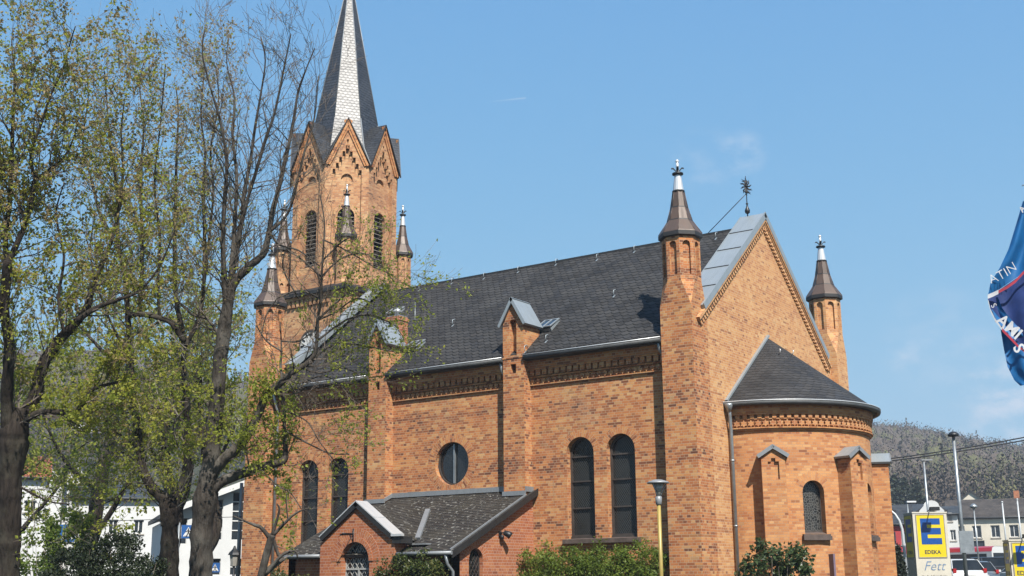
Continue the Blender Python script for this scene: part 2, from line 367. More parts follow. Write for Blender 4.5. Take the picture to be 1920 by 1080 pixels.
def copy_tree(o, parent=None, loc=None, label=None, rotz=None):
    c = o.copy(); COL.objects.link(c); BASE[c.name] = BASE[o.name]
    if parent is not None: c.parent = parent
    if loc is not None: c.location = loc
    if rotz is not None: c.rotation_euler = (0, 0, rotz)
    if label: c['label'] = label
    for ch in [x for x in COL.objects if x.parent == o]: copy_tree(ch, c)
    return c
X, Y, Z = Vector((1, 0, 0)), Vector((0, 1, 0)), Vector((0, 0, 1))

# ---------------------------------------------------------------- the church
church = thing('church', 'orange brick church with slate roofs, corner turrets, rounded apse and tall spired bell tower', 'church', (-9, 5, 0))
YA, KS, RZ = 5.2, .807, 13.17             # nave axis, roof slope, ridge height
XE = .08                                  # plane of the east gable wall
P1, P2 = (-12.29, -11.5), (-6.62, -5.82)  # wall piers
def ring_arch(mb, o, u, v, cx, r0, r1, zs, m=0, a0=0., a1=PI, n=18, out=.004, dp=.05):
    o, u, v = Vector(o), Vector(u), Vector(v); nn = u.cross(v).normalized(); o = o + nn * out
    for i in range(n):
        t0, t1 = a0 + (a1 - a0) * i / n, a0 + (a1 - a0) * (i + 1) / n; rm = (r0 + r1) / 2
        P = [o + u * (cx + r * math.cos(t)) + v * (zs + r * math.sin(t)) for r, t in ((r0, t0), (r1, t0), (r1, t1), (r0, t1))]
        mb.face(P, m, [(.065, t0 * rm), (.065 + r1 - r0, t0 * rm), (.065 + r1 - r0, t1 * rm), (.065, t1 * rm)])
        for a, b in ((P[1], P[2]), (P[3], P[0])): mb.face([a, a - nn * dp, b - nn * dp, b], m)
# --- nave walls
wall = MB()
WIN = [(-4.06, .487), (-2.64, .487), (-15.41, .487), (-13.99, .487)]
ZB, ZT = 2.80, 5.89
wo = [(-17.4, 0), (-.9, 0), (-.9, 8.5), (-17.4, 8.5)]
holes = [arch(cx, hw, ZB, ZT - hw) for cx, hw in WIN] + [circ(-8.98, 5.38, .70, 40, .98)]
wall.plate(wo, holes, (0, 0, 0), X, Z, .5)
for cx, hw in WIN: ring_arch(wall, (0, 0, 0), X, Z, cx, hw, hw + .215, ZT - hw)
ring_arch(wall, (0, 0, 0), X, Z, -8.98, .70, .98, 5.38, 0, 0, 2 * PI, 40)
wall.box(-17.4, -.9, 10.3, 10.8, 0, 8.6)
wall.box(-17.6, -17.1, .5, 10.3, 0, 8.6)
wall.face([(-17.3, .2, 8.6), (-17.3, 10.2, 8.6), (-17.3, YA, 13.2)])
wall.build('nave_wall', B_NAVE, church)
g = MB()
zt = lambda y: 13.40 - KS * abs(y - YA)
g.plate([(-.2, 0), (10.9, 0), (10.9, zt(10.9)), (YA, zt(YA)), (-.2, zt(-.2))], [], (XE, 0, 0), Y, Z, .5)
# stepped mouldings and dentils below the verge
cs = math.sqrt(1 + KS * KS)
for sg in (1, -1):
    du = Vector((0, sg / cs, -KS / cs)); dn = Vector((0, -sg * KS / cs, -1 / cs)); a = Vector((XE, YA, 13.40))
    Ls = 5.35 * cs
    g.obox(a + dn * .02 + X * .001, X * .13, du * Ls, dn * .10)
    g.obox(a + dn * .123 + X * .001, X * .095, du * Ls, dn * .05)
    g.obox(a + dn * .176 + X * .001, X * .07, du * (Ls - .04), dn * .03)
    k = .12
    while k < Ls - .1:
        g.obox(a + dn * .208 + du * k + X * .001, X * .075, du * .095, dn * .11); k += .165
    k = .2
    while k < Ls - .1:
        g.obox(a + dn * .32 + du * k + X * .001, X * .05, du * .08, dn * .05); k += .165
g.build('gable_wall', B_GABLE, church)
# --- windows
def lancet(cx, hw, y, zb, zt, parent, glass=GLASS, bars=(.30, .535, .79), name='window', fr=.075):
    f = MB(); zs = zt - hw
    f.plate(arch(cx, hw - .002, zb, zs), [arch(cx, hw - fr, zb + .16, zs)], (0, y, 0), X, Z, .06)
    for b in bars: z = zb + .16 + (zt - zb - .16) * b; f.box(cx - hw + fr, cx + hw - fr, y - .02, y + .03, z - .022, z + .022)
    f.box(cx - hw + .01, cx + hw - .01, y - .05, y - .003, zb + .015, zb + .12)
    fo = f.build(name, FRAME, parent)
    p = MB(); p.plate(arch(cx, hw - .01, zb + .02, zs), [], (0, y + .045, 0), X, Z, .02); p.build('pane', glass, fo); return fo
for cx, hw in WIN: lancet(cx, hw, .22, ZB, ZT, church, bars=(.27, .545, .80))
f = MB(); f.plate(circ(-8.98, 5.38, .698, 40, .98), [circ(-8.98, 5.38, .64, 40, .98)], (0, .16, 0), X, Z, .06); f.box(-9.005, -8.955, .12, .2, 4.74, 6.02, 1)
fo = f.build('round_window', [FRAME, GALV], church); p = MB(); p.plate(circ(-8.98, 5.38, .69, 40, .98), [], (0, .21, 0), X, Z, .02); p.build('pane', GLASS_PLAIN, fo)
for a, b in ((-4.67, -2.03), (-16.02, -13.38)):
    p = MB(); p.face([(a, -.13, 2.82), (b, -.13, 2.82), (b, .2, 2.86), (a, .2, 2.86)]); p.box(a, b, -.13, .2, 2.70, 2.818); p.build('window_sill', STONE, church)
# --- cornices, one per bay
def star(cx, cz, r, n=6):
    return [(cx + (r if i % 2 == 0 else r * .58) * math.sin(PI * i / n), cz + (r if i % 2 == 0 else r * .58) * math.cos(PI * i / n)) for i in range(2 * n)][::-1]
BAYS = [(-17.15, P1[0]), (P1[1], P2[0]), (P2[1], -.92)]
for a, b in BAYS:
    c = MB()
    c.box(a, b, -.19, -.002, 8.16, 8.42); c.box(a, b, -.16, -.002, 8.10, 8.158); c.box(a, b, -.03, -.002, 7.90, 8.098)
    n = round((b - a) / .235)
    for i in range(n):
        x = a + (i + .5) * (b - a) / n
        c.plate([(x - .07, 7.93), (x + .07, 7.93), (x + .085, 8.098), (x - .085, 8.098)], [], (0, -.135, 0), X, Z, .10)
    c.box(a, b, -.09, -.002, 7.86, 7.898)
    c.box(a, b, -.025, -.002, 7.655, 7.858)
    m = round((b - a) / .205)
    for i in range(m):
        x = a + (i + .5) * (b - a) / m; c.plate(star(x, 7.755, .102), [], (0, -.075, 0), X, Z, .048)
    c.box(a, b, -.07, -.002, 7.62, 7.653)
    c.build('cornice', B_NAVE, church)
    q = MB()
    q.tube([(a + .01, -.425, 8.485), (b - .01, -.425, 8.485)], .075, 10); q.box(a + .005, b - .005, -.37, -.20, 8.40, 8.54)
    q.tube([(a + .005, -.485, 8.555), (b - .005, -.485, 8.555)], .018, 6, 1); q.build('gutter', [GUTTER, ZINC_BRIGHT], church)
# --- nave roof and the verge copings
rf = MB(); zr = lambda y: RZ - KS * abs(y - 5.25)
for sg in (-1, 1):
    ys = (-.37, 5.25) if sg < 0 else (5.25, 10.92)
    P = [(-16.95, ys[0], zr(ys[0])), (-.6, ys[0], zr(ys[0])), (-.6, ys[1], zr(ys[1])), (-16.95, ys[1], zr(ys[1]))]
    rf.face(P); rf.face([(x, y, z - .09) for x, y, z in reversed(P)])
    for i in range(4): a, b = P[i], P[(i + 1) % 4]; rf.face([a, (a[0], a[1], a[2] - .09), (b[0], b[1], b[2] - .09), b])
rf.box(-16.9, -.62, 5.19, 5.31, 13.13, 13.20, 1)
rf.build('nave_roof', [SLATE, DARKWOOD], church)
def coping(x0, x1, half, foot_lo=True):
    c = MB(); za = 13.54
    for sg in (1, -1):
        L = half if sg > 0 else half - .1
        du = Vector((0, sg, -KS)); up = Vector((0, sg * KS, 1)).normalized()
        a = Vector((x0, YA, za)); c.obox(a - up * .13, X * (x1 - x0), du * L, up * .13)
        n = 5
        for i in range(1, n): c.obox(a + du * (L * i / n) + up * .001, X * (x1 - x0), du * .018, up * .02, 1)
        c.obox(a + X * (x1 - x0) - up * .16 + X * .001, X * .025, du * L, up * .20)          # front lip
        c.obox(a - X * .026 - up * .4, X * .025, du * L, up * .42)
    c.build('gable_coping', [ZINC, DARKWOOD], church)
coping(-.66, .20, 5.12); coping(-17.02, -16.55, 5.05)
# --- wall piers with gablets
for (a, b) in (P1, P2):
    cx = (a + b) / 2; t = MB(); pf = -.40
    t.plate([(a, 0), (b, 0), (b, 9.62), (cx, 10.36), (a, 9.62)],
            [[(cx - .11, 8.03), (cx + .10, 8.03), (cx + .10, 8.32), (cx - .11, 8.32)], arch(cx - .005, .135, 8.60, 9.64)], (0, pf, 0), X, Z, .2)
    t.plate([(a, 8.6), (b, 8.6), (b, 9.62), (cx, 10.36), (a, 9.62)], [], (0, pf + .2, 0), X, Z, .72)
    t.box(a, b, pf + .201, -.001, 0, 8.03); t.box(a, cx - .11, pf + .2, .3, 8.03, 8.6); t.box(cx + .10, b, pf + .2, .3, 8.03, 8.6)
    t.box(cx - .11, cx + .1, -.001, .2, 8.0, 8.6, 1)
    t.box(a - .012, b + .012, pf - .02, .2, 8.50, 8.56)
    pier = t.build('wall_pier', [B_NAVE, CAVITY], church)
    r_ = MB()
    for sg in (1, -1):
        du = Vector((sg * .51, 0, -.86)); up = Vector((sg * .86, 0, .51)).normalized()
        o = Vector((cx, pf - .10, 10.48)); r_.obox(o, du, Y * 1.04, -up * .06)
        r_.obox(o - Y * .012 + up * .012, du * 1.02, Y * .03, -up * .10); r_.obox(o + du * 1.0 - Y * .01, du * .05, Y * 1.06, -up * .085)
    r_.build('gablet_roof', ZINC, pier)
    s_ = MB(); s_.bar((b + .06, -.28, 8.62), (b + .06, .58, 9.36), X * .13, Vector((0, -.02, .03))); s_.build('flashing', LEAD, pier)
# --- corner turrets
def octa(c, r, z, rot=PI / 8): return [(c[0] + r * math.cos(rot + PI / 4 * i), c[1] + r * math.sin(rot + PI / 4 * i), z) for i in range(8)]
def turret_cap(c, rc, z0, parent, s=1.0, zs=1.0):
    """sheet-metal cap (octagonal, bell-cast) with a bright tip, collar and finial; z0 = eave height"""
    q = MB(); rows = []
    for r, z in ((rc * .80, -.16), (rc, -.12), (rc, 0.0), (rc * .985, .03), (rc * .58, .43), (rc * .40, .85), (rc * .265, 1.37)): rows.append(octa((c[0], c[1]), r, z0 + z * zs))
    q.grid(rows[:3], 1, True, False, True, False); q.grid(rows[2:], 0, True, False)
    for i in range(0, 8):
        for k in range(3, 6): q.tube([rows[k][i], rows[k + 1][i]], .012 * s, 4, 0)
    for k in (4, 5): q.grid([octa((c[0], c[1]), rc * f_ + .006, z0 + z * zs) for f_, z in (((.59, .415), (.575, .445)) if k == 4 else ((.41, .835), (.395, .865)))], 1, True, False)
    q.lathe((c[0], c[1], 0), [(rc * .285, z0 + 1.35 * zs), (rc * .285, z0 + 1.40 * zs), (rc * .255, z0 + 1.41 * zs)], 16, 1)
    cap = q.build('turret_cap', [COPPER, DARKWOOD], parent)
    f_ = MB(); b = z0 + 1.40 * zs
    f_.lathe((c[0], c[1], b), [(rc * .25, 0), (rc * .15, .50 * zs)], 12, 0, False)
    f_.lathe((c[0], c[1], b + .49 * zs), [(.09 * s, 0), (.17 * s, .03), (.17 * s, .075 * s), (.07 * s, .09 * s)], 14, 1)
    f_.lathe((c[0], c[1], b + .50 * zs), [(.045 * s, 0), (.045 * s, .38), (.028 * s, .40), (.055 * s, .43), (.055 * s, .47), (.02 * s, .51)], 8, 0)
    for i in range(4):                                    # curled iron leaves
        a = PI / 2 * i + .5; d = Vector((math.cos(a), math.sin(a), 0)); o = Vector((c[0], c[1], b + .56 * zs))
        p = Vector((-d.y, d.x, 0)) * .05 * s
        pts = [o, o + d * .07 * s + Z * .08, o + d * .13 * s + Z * .15, o + d * .19 * s + Z * .14]
        for k, wd in enumerate((.7, 1.3, .9)):
            f_.obox(pts[k] - p * wd * .5, pts[k + 1] - pts[k], p * wd, Z * .035, 1)
    f_.build('finial', [ZINC_BRIGHT, IRON], cap)
def corner_turret(c, x0, x1, y0, y1, dz=0., mat=B_NAVE, zbase=0., bx=None):
    t = MB(); zc = 9.42 + dz; cx, cy = c; r = .57
    t.box(x0, x1, y0, y1, zbase, zc)
    sq = [(x1, cy + .20), (x1 - .31, y1), (x0 + .31, y1), (x0, cy + .2), (x0, cy - .2), (x0 + .31, y0), (x1 - .31, y0), (x1, cy - .2)]
    sq0 = [(x1, y1), (x1, y1), (x0, y1), (x0, y1), (x0, y0), (x0, y0), (x1, y0), (x1, y0)]
    # broached transition from the square pier to the octagon
    zo = 10.20 + dz; lo = [(x1, y1), (x0, y1), (x0, y0), (x1, y0)]; oc = octa((cx, cy), r, zo, PI / 8)
    sides = [((x1, y0), (x1, y1), 7, 0), ((x1, y1), (x0, y1), 1, 2), ((x0, y1), (x0, y0), 3, 4), ((x0, y0), (x1, y0), 5, 6)]
    for a, b, i, j in sides: t.face([(a[0], a[1], zc), (b[0], b[1], zc), oc[j], oc[i]])
    for p, i, j in (((x1, y1), 0, 1), ((x0, y1), 2, 3), ((x0, y0), 4, 5), ((x1, y0), 6, 7)): t.face([(p[0], p[1], zc), oc[j], oc[i]])
    ap = r * math.cos(PI / 8); hw = r * math.sin(PI / 8); zt_ = 11.58 + dz
    for i in range(8):
        a = PI / 4 * i; n = Vector((math.cos(a), math.sin(a), 0)); u = Vector((-n.y, n.x, 0)); o = Vector((cx, cy, 0)) + n * ap
        t.plate([(-hw, zo), (hw, zo), (hw, zt_), (-hw, zt_)], [arch(0, .115, zo + .16, 11.40 + dz - .115, 8)], o, u, Z, .11, 0, False)
    t.grid([octa((cx, cy), r - .10, zo), octa((cx, cy), r - .10, zt_)], 0, True, False)
    t.grid([octa((cx, cy), r + .02, zt_ - .02), octa((cx, cy), r + .05, zt_ + .06)], 0, True, False, True, True)
    o = t.build('corner_turret', [mat], church)
    turret_cap(c, .665, 11.68 + dz, o)
corner_turret((-.41, .08), -.92, .10, -.43, .59)
corner_turret((-.17, 11.25), -.68, .34, 10.74, 11.76, .14, B_GABLE)
corner_turret((-17.66, .02), -18.17, -17.15, -.45, .53, .20)
# --- apse
AX, AY, AR = -.175, 5.05, 3.22
def ap_(th, r, z): return (AX + r * math.cos(th), AY + r * math.sin(th), z)
wa = MB(); AW = [R(-43.2), 0.0, R(43.2)]; hwA = .34; zb, zs = 2.88, 4.42 - .34
cuts = set(R(-90) + R(180) * i / 72 for i in range(73))
for t0 in AW:
    for i in range(13): cuts.add(t0 + math.asin(max(-1, min(1, (hwA * math.cos(PI * i / 12)) / AR))))
cuts = sorted(cuts)
def wz(th):
    for t0 in AW:
        d = abs(math.sin(th - t0) * AR)
        if d < hwA - 1e-5: return zb, zs + math.sqrt(hwA * hwA - d * d)
        if d < hwA + 1e-5: return zb, zs
    return None
def cquad(t0, t1, z00, z01, z10, z11, r=AR):
    wa.face([ap_(t0, r, z00), ap_(t1, r, z10), ap_(t1, r, z11), ap_(t0, r, z01)], 0, [(t0 * AR, z00), (t1 * AR, z10), (t1 * AR, z11), (t0 * AR, z01)])
for a, b in zip(cuts[:-1], cuts[1:]):
    if b - a < 1e-6: continue
    m = wz((a + b) / 2)
    if m is None: cquad(a, b, 0, 6.75, 0, 6.75)
    else:
        wa_, wb_ = wz(a) or (zb, zs), wz(b) or (zb, zs)
        cquad(a, b, 0, zb, 0, zb); cquad(a, b, wa_[1], 6.75, wb_[1], 6.75)
        ri = AR - .30
        wa.face([ap_(a, AR, zb), ap_(b, AR, zb), ap_(b, ri, zb + .08), ap_(a, ri, zb + .08)], 1)
        wa.face([ap_(a, AR, wa_[1]), ap_(b, AR, wb_[1]), ap_(b, ri, wb_[1]), ap_(a, ri, wa_[1])])
for t0 in AW:
    d = math.asin(hwA / AR)
    for e in (t0 - d, t0 + d): wa.face([ap_(e, AR, zb), ap_(e, AR - .3, zb), ap_(e, AR - .3, zs), ap_(e, AR, zs)])
    for i in range(16):                        # radial bricks over the window
        a0, a1 = PI * i / 16, PI * (i + 1) / 16; q = []
        for r, a in ((hwA, a0), (hwA + .25, a0), (hwA + .25, a1), (hwA, a1)):
            q.append(ap_(t0 + r * math.cos(a) / AR, AR + .006, zs + r * math.sin(a)))
        wa.face(q, 0, [(.065, a0 * .5), (.31, a0 * .5), (.31, a1 * .5), (.065, a1 * .5)])
apse = wa.build('apse_wall', [B_APSE, STONE], church)
for t0 in AW:
    n = Vector((math.cos(t0), math.sin(t0), 0)); u = Vector((-n.y, n.x, 0)); o = Vector((AX, AY, 0)) + n * (AR - .24)
    f = MB(); f.plate(arch(0, hwA + .03, zb - .02, zs), [arch(0, hwA - .045, zb + .10, zs)], o, u, Z, .05)
    fo = f.build('apse_window', FRAME, apse); p = MB(); p.plate(arch(0, hwA, zb, zs), [], o - n * .035, u, Z, .02); p.build('pane', GLASS_FIG, fo) if False else None
    pn = p.build('window_pane', GLASS_FIG, apse)
    s_ = MB(); o2 = Vector((AX, AY, 0)) + n * (AR - .12); s_.obox(o2 - u * .44 + Z * 2.70, n * .24, u * .88, Z * .12)
    s_.obox(o2 - u * .42 + Z * 2.822, n * .20, u * .84, Z * .05); s_.build('window_sill', STONE, apse)
ac = MB(); N = 96
def band(r, z0, z1, m=0):
    ths = [R(-90) + R(180) * i / N for i in range(N + 1)]
    for a, b in zip(ths[:-1], ths[1:]):
        ac.face([ap_(a, r, z0), ap_(b, r, z0), ap_(b, r, z1), ap_(a, r, z1)], m, [(a * AR, z0), (b * AR, z0), (b * AR, z1), (a * AR, z1)])
        for z, fl in ((z1, 1), (z0, 0)):
            q = [ap_(a, AR - .05, z), ap_(b, AR - .05, z), ap_(b, r, z), ap_(a, r, z)]; ac.face(q, m)
band(AR + .14, 6.42, 6.64); band(AR + .12, 6.36, 6.419); band(AR + .08, 6.22, 6.25); band(AR + .03, 5.99, 6.219); band(AR + .11, 5.955, 5.989); band(AR + .06, 5.90, 5.954)
for i in range(48):
    th = R(-88) + R(176) * i / 47; n = Vector((math.cos(th), math.sin(th), 0)); u = Vector((-n.y, n.x, 0))
    ac.obox(Vector(ap_(th, AR, 6.25)) - u * .06, n * .10, u * .12, Z * .11)
for i in range(49):
    th = R(-88.5) + R(177) * i / 48; n = Vector((math.cos(th), math.sin(th), 0)); u = Vector((-n.y, n.x, 0))
    ac.plate(star(0, 0, .112), [], Vector(ap_(th, AR + .085, 6.105)), u, Z, .055)
ac.build('apse_cornice', B_APSE, church)
ar = MB(); apex = Vector((XE - .02, AY, 9.30)); n = 64; RG = 3.50; ths = [R(-94) + R(188) * i / n for i in range(n + 1)]
Ls = math.hypot(RG, 2.55); rows, uvs = [], []
for k, fz in enumerate((0, .25, .5, .75, .97)):
    rows.append([Vector(ap_(t, RG, 6.74)).lerp(apex, fz) for t in ths]); uvs.append([(t * RG * (1 - .35 * fz), fz * Ls) for t in ths])
ar.grid(rows, 0, False, True, uvs=uvs)
ar.grid([[Vector(ap_(t, RG, 6.70)) for t in ths], [Vector(ap_(t, RG, 6.74)) for t in ths]], 1, False, True)
ar.grid([[Vector(ap_(t, RG, 6.70)) for t in ths], [Vector(ap_(t, AR, 6.66)) for t in ths]], 1, False, True)
aro = ar.build('apse_roof', [SLATE_APSE, DARKWOOD], church)
ag = MB(); ag.tube([ap_(t, RG + .05, 6.685) for t in ths], .07, 8); ag.tube([ap_(t, RG + .105, 6.75) for t in ths], .017, 6, 1); ag.build('gutter', [GUTTER, ZINC_BRIGHT], aro)
fl = MB(); fl.bar((XE + .055, AY - RG + .02, 6.80), (XE + .055, AY - .02, 9.33), X * .09, Vector((0, -.04, .05))); fl.build('flashing', ZINC, aro)
for px_, py_ in ((-.75, .9), (-.30, .9)):
    hk = MB(); t = px_; p = Vector(ap_(t, RG, 6.74)).lerp(apex, .70); n = Vector((math.cos(t), math.sin(t), .9)).normalized()
    hk.tube([p, p + n * .10, p + n * .14 + Z * .06, p + n * .08 + Z * .12], .016, 5); hk.build('roof_hook', ZINC_BRIGHT, aro)
for dg in (-64, -21.5, 21.5, 64):
    th = R(dg); n = Vector((math.cos(th), math.sin(th), 0)); u = Vector((-n.y, n.x, 0)); o = Vector((AX, AY, 0)) + n * (AR + .48); hw = .34
    b = MB()
    step = [(-.03, 4.42), (.16, 4.42), (.16, 4.93), (.06, 4.93), (.06, 5.03), (-.06, 5.03), (-.06, 4.93), (-.16, 4.93), (-.16, 4.86), (-.03, 4.86)]
    b.plate([(-hw, 0), (hw, 0), (hw, 5.04), (0, 5.34), (-hw, 5.04)], [step], o, u, Z, .08)
    b.plate([(-hw, 0), (hw, 0), (hw, 5.04), (0, 5.34), (-hw, 5.04)], [], o - n * .08, u, Z, .5, 0, False)
    bo = b.build('apse_buttress', B_APSE, church)
    c = MB(); oc_ = o + n * .08 + Z * 5.42
    for sg in (1, -1):
        du = u * (sg * .46) - Z * .30; up = (u * (sg * .30) + Z * .46).normalized()
        c.obox(oc_, du, -n * .62, -up * .07); c.obox(oc_ + n * .012 + up * .01, du * 1.02, -n * .03, -up * .11, 1)
    c.build('buttress_cap', [ZINC, LEAD], bo)
# --- rainwater pipes
def pipe(pts, parent, r=.055, hopper=None, mat=GALV):
    q = MB(); q.tube(pts, r, 10)
    zs_ = [p[2] for p in pts]; top, bot = max(zs_), min(zs_); x, y = pts[-1][0], pts[-1][1]
    z = bot + 1.2
    while z < top - .8: q.lathe((x, y, z), [(r, 0), (r * 1.22, .005), (r * 1.22, .05), (r, .055)], 10); z += 1.9
    if hopper: q.lathe(hopper, [(.06, -.25), (.13, -.06), (.13, 0)], 10)
    q.build('downpipe', mat, parent)
pipe([(.24, 1.50, 6.66), (.24, 1.54, 6.35), (.20, 1.66, 5.9), (.20, 1.66, 0)], church, .055, (.24, 1.50, 6.70))
pipe([(-16.95, -.36, 8.42), (-16.95, -.2, 8.0), (-16.95, -.09, 7.7), (-16.95, -.09, 0)], church)
pipe([(P2[0] - .12, -.36, 8.45), (P2[0] - .12, -.33, 8.2), (P2[0] - .10, -.10, 7.9), (P2[0] - .09, -.09, 4.4)], church, .045)
pipe([(-1.05, -.36, 8.45), (-1.05, -.33, 8.25), (-1.0, -.10, 7.95), (-1.0, -.08, 0)], church, .045)
# --- skylights, chimney, hooks, rods on the nave roof
slope = Vector((0, 1, KS)).normalized(); nrm = Vector((0, -KS, 1)).normalized()
def on_roof(x, y): return Vector((x, y, zr(y)))
for p in [(-5.706, 0.680, 9.482), (-11.254, 0.619, 9.433), (-14.349, 3.165, 11.487)]:
    s_ = MB(); p = Vector(p); w_, h_ = .52, .62
    s_.obox(p - X * (w_ / 2), X * w_, slope * h_, nrm * .09)
    lift = (slope * math.cos(.14) - nrm * math.sin(.14)); up_ = (nrm * math.cos(.14) + slope * math.sin(.14)); q0 = p + nrm * .17 - slope * .03
    for a_ in (-w_ / 2 - .03, -.02, w_ / 2 - .02): s_.obox(q0 + X * a_, X * .045, lift * (h_ + .06), up_ * .035)
    for b_ in (0, h_ + .015): s_.obox(q0 - X * (w_ / 2 - .02) + lift * b_, X * (w_ - .03), lift * .045, up_ * .033)
    so_ = s_.build('skylight', ZINC, church)
    pn = MB()
    for k in range(2): pn.obox(q0 + X * (-w_ / 2 + .02 + k * (w_ / 2)) + lift * .03, X * (w_ / 2 - .035), lift * (h_ - .01), up_ * .015)
    pn.build('pane', GLASS_BLUE, so_)
ch = MB(); cx0, cx1, cy0, cy1, czt = (-12.48, -11.90, .70, 1.20, 10.83)
ch.box(cx0, cx1, cy0, cy1, 8.6, czt); ch.box(cx0 - .03, cx1 + .03, cy0 - .03, cy1 + .03, czt - .16, czt - .06); ch.box(cx0 + .02, cx1 - .02, cy0 + .02, cy1 - .02, czt, czt + .04, 1)
co = ch.build('chimney', [B_RED, LEAD], church); cw = MB(); cw.lathe(((cx0 + cx1) / 2, (cy0 + cy1) / 2, czt + .04), [(.10, 0), (.10, .14), (.16, .16), (.10, .26), (.02, .3)], 12); cw.build('chimney_cowl', ZINC_BRIGHT, co)
for p in [(-10.418, 1.937, 10.496), (-3.959, 2.203, 10.711), (-14.426, 4.956, 12.933), (-12.864, 5.047, 13.006), (-11.258, 4.972, 12.946), (-9.683, 4.995, 12.964), (-8.018, 5.047, 13.007), (-6.140, 4.857, 12.852), (-4.659, 4.955, 12.932), (-1.458, 4.868, 12.861), (-5.284, 0.118, 9.029), (-5.815, -0.313, 8.681)]:
    hk = MB(); p = Vector(p); hk.tube([p, p + nrm * .09, p + nrm * .17 + slope * .08, p + nrm * .13 + slope * .2, p + nrm * .05 + slope * .2], .014, 5); hk.obox(p - X * .025 - slope * .12, X * .05, slope * .16, nrm * .012); hk.build('roof_hook', ZINC, church)
rd = MB(); rd.tube([(-11.9, 1.6, zr(1.6)), (-11.9, 1.6, zr(1.6) + 1.25)], .012, 5); rd.build('lightning_rod', GALV, church)
# iron star finial on the gable with its bracing rod
gx, gy, gz = -.42, YA, 13.56
fi = MB(); fi.tube([(gx, gy, gz - .05), (gx, gy, gz + 1.40)], [.022, .012], 6)
fi.lathe((gx, gy, gz + .05), [(.02, 0), (.085, .05), (.095, .12), (.04, .25), (.02, .33), (.05, .36), (.02, .40)], 8)
for i in range(10):
    a = 2 * PI * i / 10; d = Vector((math.cos(a) * .72, math.cos(a) * .25, math.sin(a) * 1.35)) * .24; o = Vector((gx, gy, gz + 1.02))
    fi.tube([o, o + d * .6, o + d + d.cross(Y) * .3], [.022, .03, .006], 4); fi.tube([o + d * .55, o + d * .8 + Vector((-d.z, 0, d.x)) * .35], [.018, .006], 4)
fi.lathe((gx, gy, gz + 1.05), [(.02, -.05), (.06, 0), (.02, .05)], 8)
fi.tube([(gx, gy, gz + .78), (-1.95, 5.25, 13.20)], .014, 5)
fi.build('gable_finial', IRON, church)

# ---------------------------------------------------------------- tower
TX, TY, TA = -20.28, 6.78, 1.85
tw = MB(); hs = 2.25
tw.box(TX - hs, TX + hs, TY - hs, TY + hs, 0, 13.26)
for sx, sy in ((1, -1), (1, 1), (-1, -1), (-1, 1)):       # flat corner piers
    x, y = TX + sx * (hs - .40), TY + sy * (hs - .40); tw.box(x - .47, x + .47, y - .47, y + .47, 0, 13.25)
for k in range(14):
    for sg, ax_ in ((-1, 'y'), (1, 'x')):
        s_ = -1.62 + k * .25
        if ax_ == 'y': tw.box(TX + s_ - .07, TX + s_ + .07, TY - hs - .10, TY - hs + .01, 12.98, 13.25)
        else: tw.box(TX + hs - .01, TX + hs + .10, TY + s_ - .07, TY + s_ + .07, 12.98, 13.25)
tw.box(TX - hs - .12, TX + hs + .12, TY - hs - .12, TY + hs + .12, 13.262, 13.40)
tw.box(TX - hs - .26, TX + hs + .26, TY - hs - .26, TY + hs + .26, 13.402, 13.54, 1)
# sloped set-off from the square stage to the octagon
a_, b_ = hs + .2, 2.2
lo = [(TX + a_, TY - a_, 13.542), (TX + a_, TY + a_, 13.542), (TX - a_, TY + a_, 13.542), (TX - a_, TY - a_, 13.542)]
hi = [(TX + b_, TY - b_, 13.75), (TX + b_, TY + b_, 13.75), (TX - b_, TY + b_, 13.75), (TX - b_, TY - b_, 13.75)]
tw.grid([lo, hi], 1, True, False, False, True)
AP = 2.25; HW = AP * math.tan(PI / 8); ZV, ZA = 19.15, 21.22
def stair():
    pr = .62; L = [(-pr, 14.35), (pr, 14.35)]; zz = 18.92; xx = pr; st = []
    for k in range(5):
        x1 = xx - .115; st += [(xx, zz), (x1, zz), (x1, zz - .15)]
        zz += .275; xx = x1 - .02
        st += [(xx, zz - .275 - .15)]
    st += [(.055, zz), ]
    right = st; left = [(-x, z) for x, z in reversed(st)]
    return L + right + left
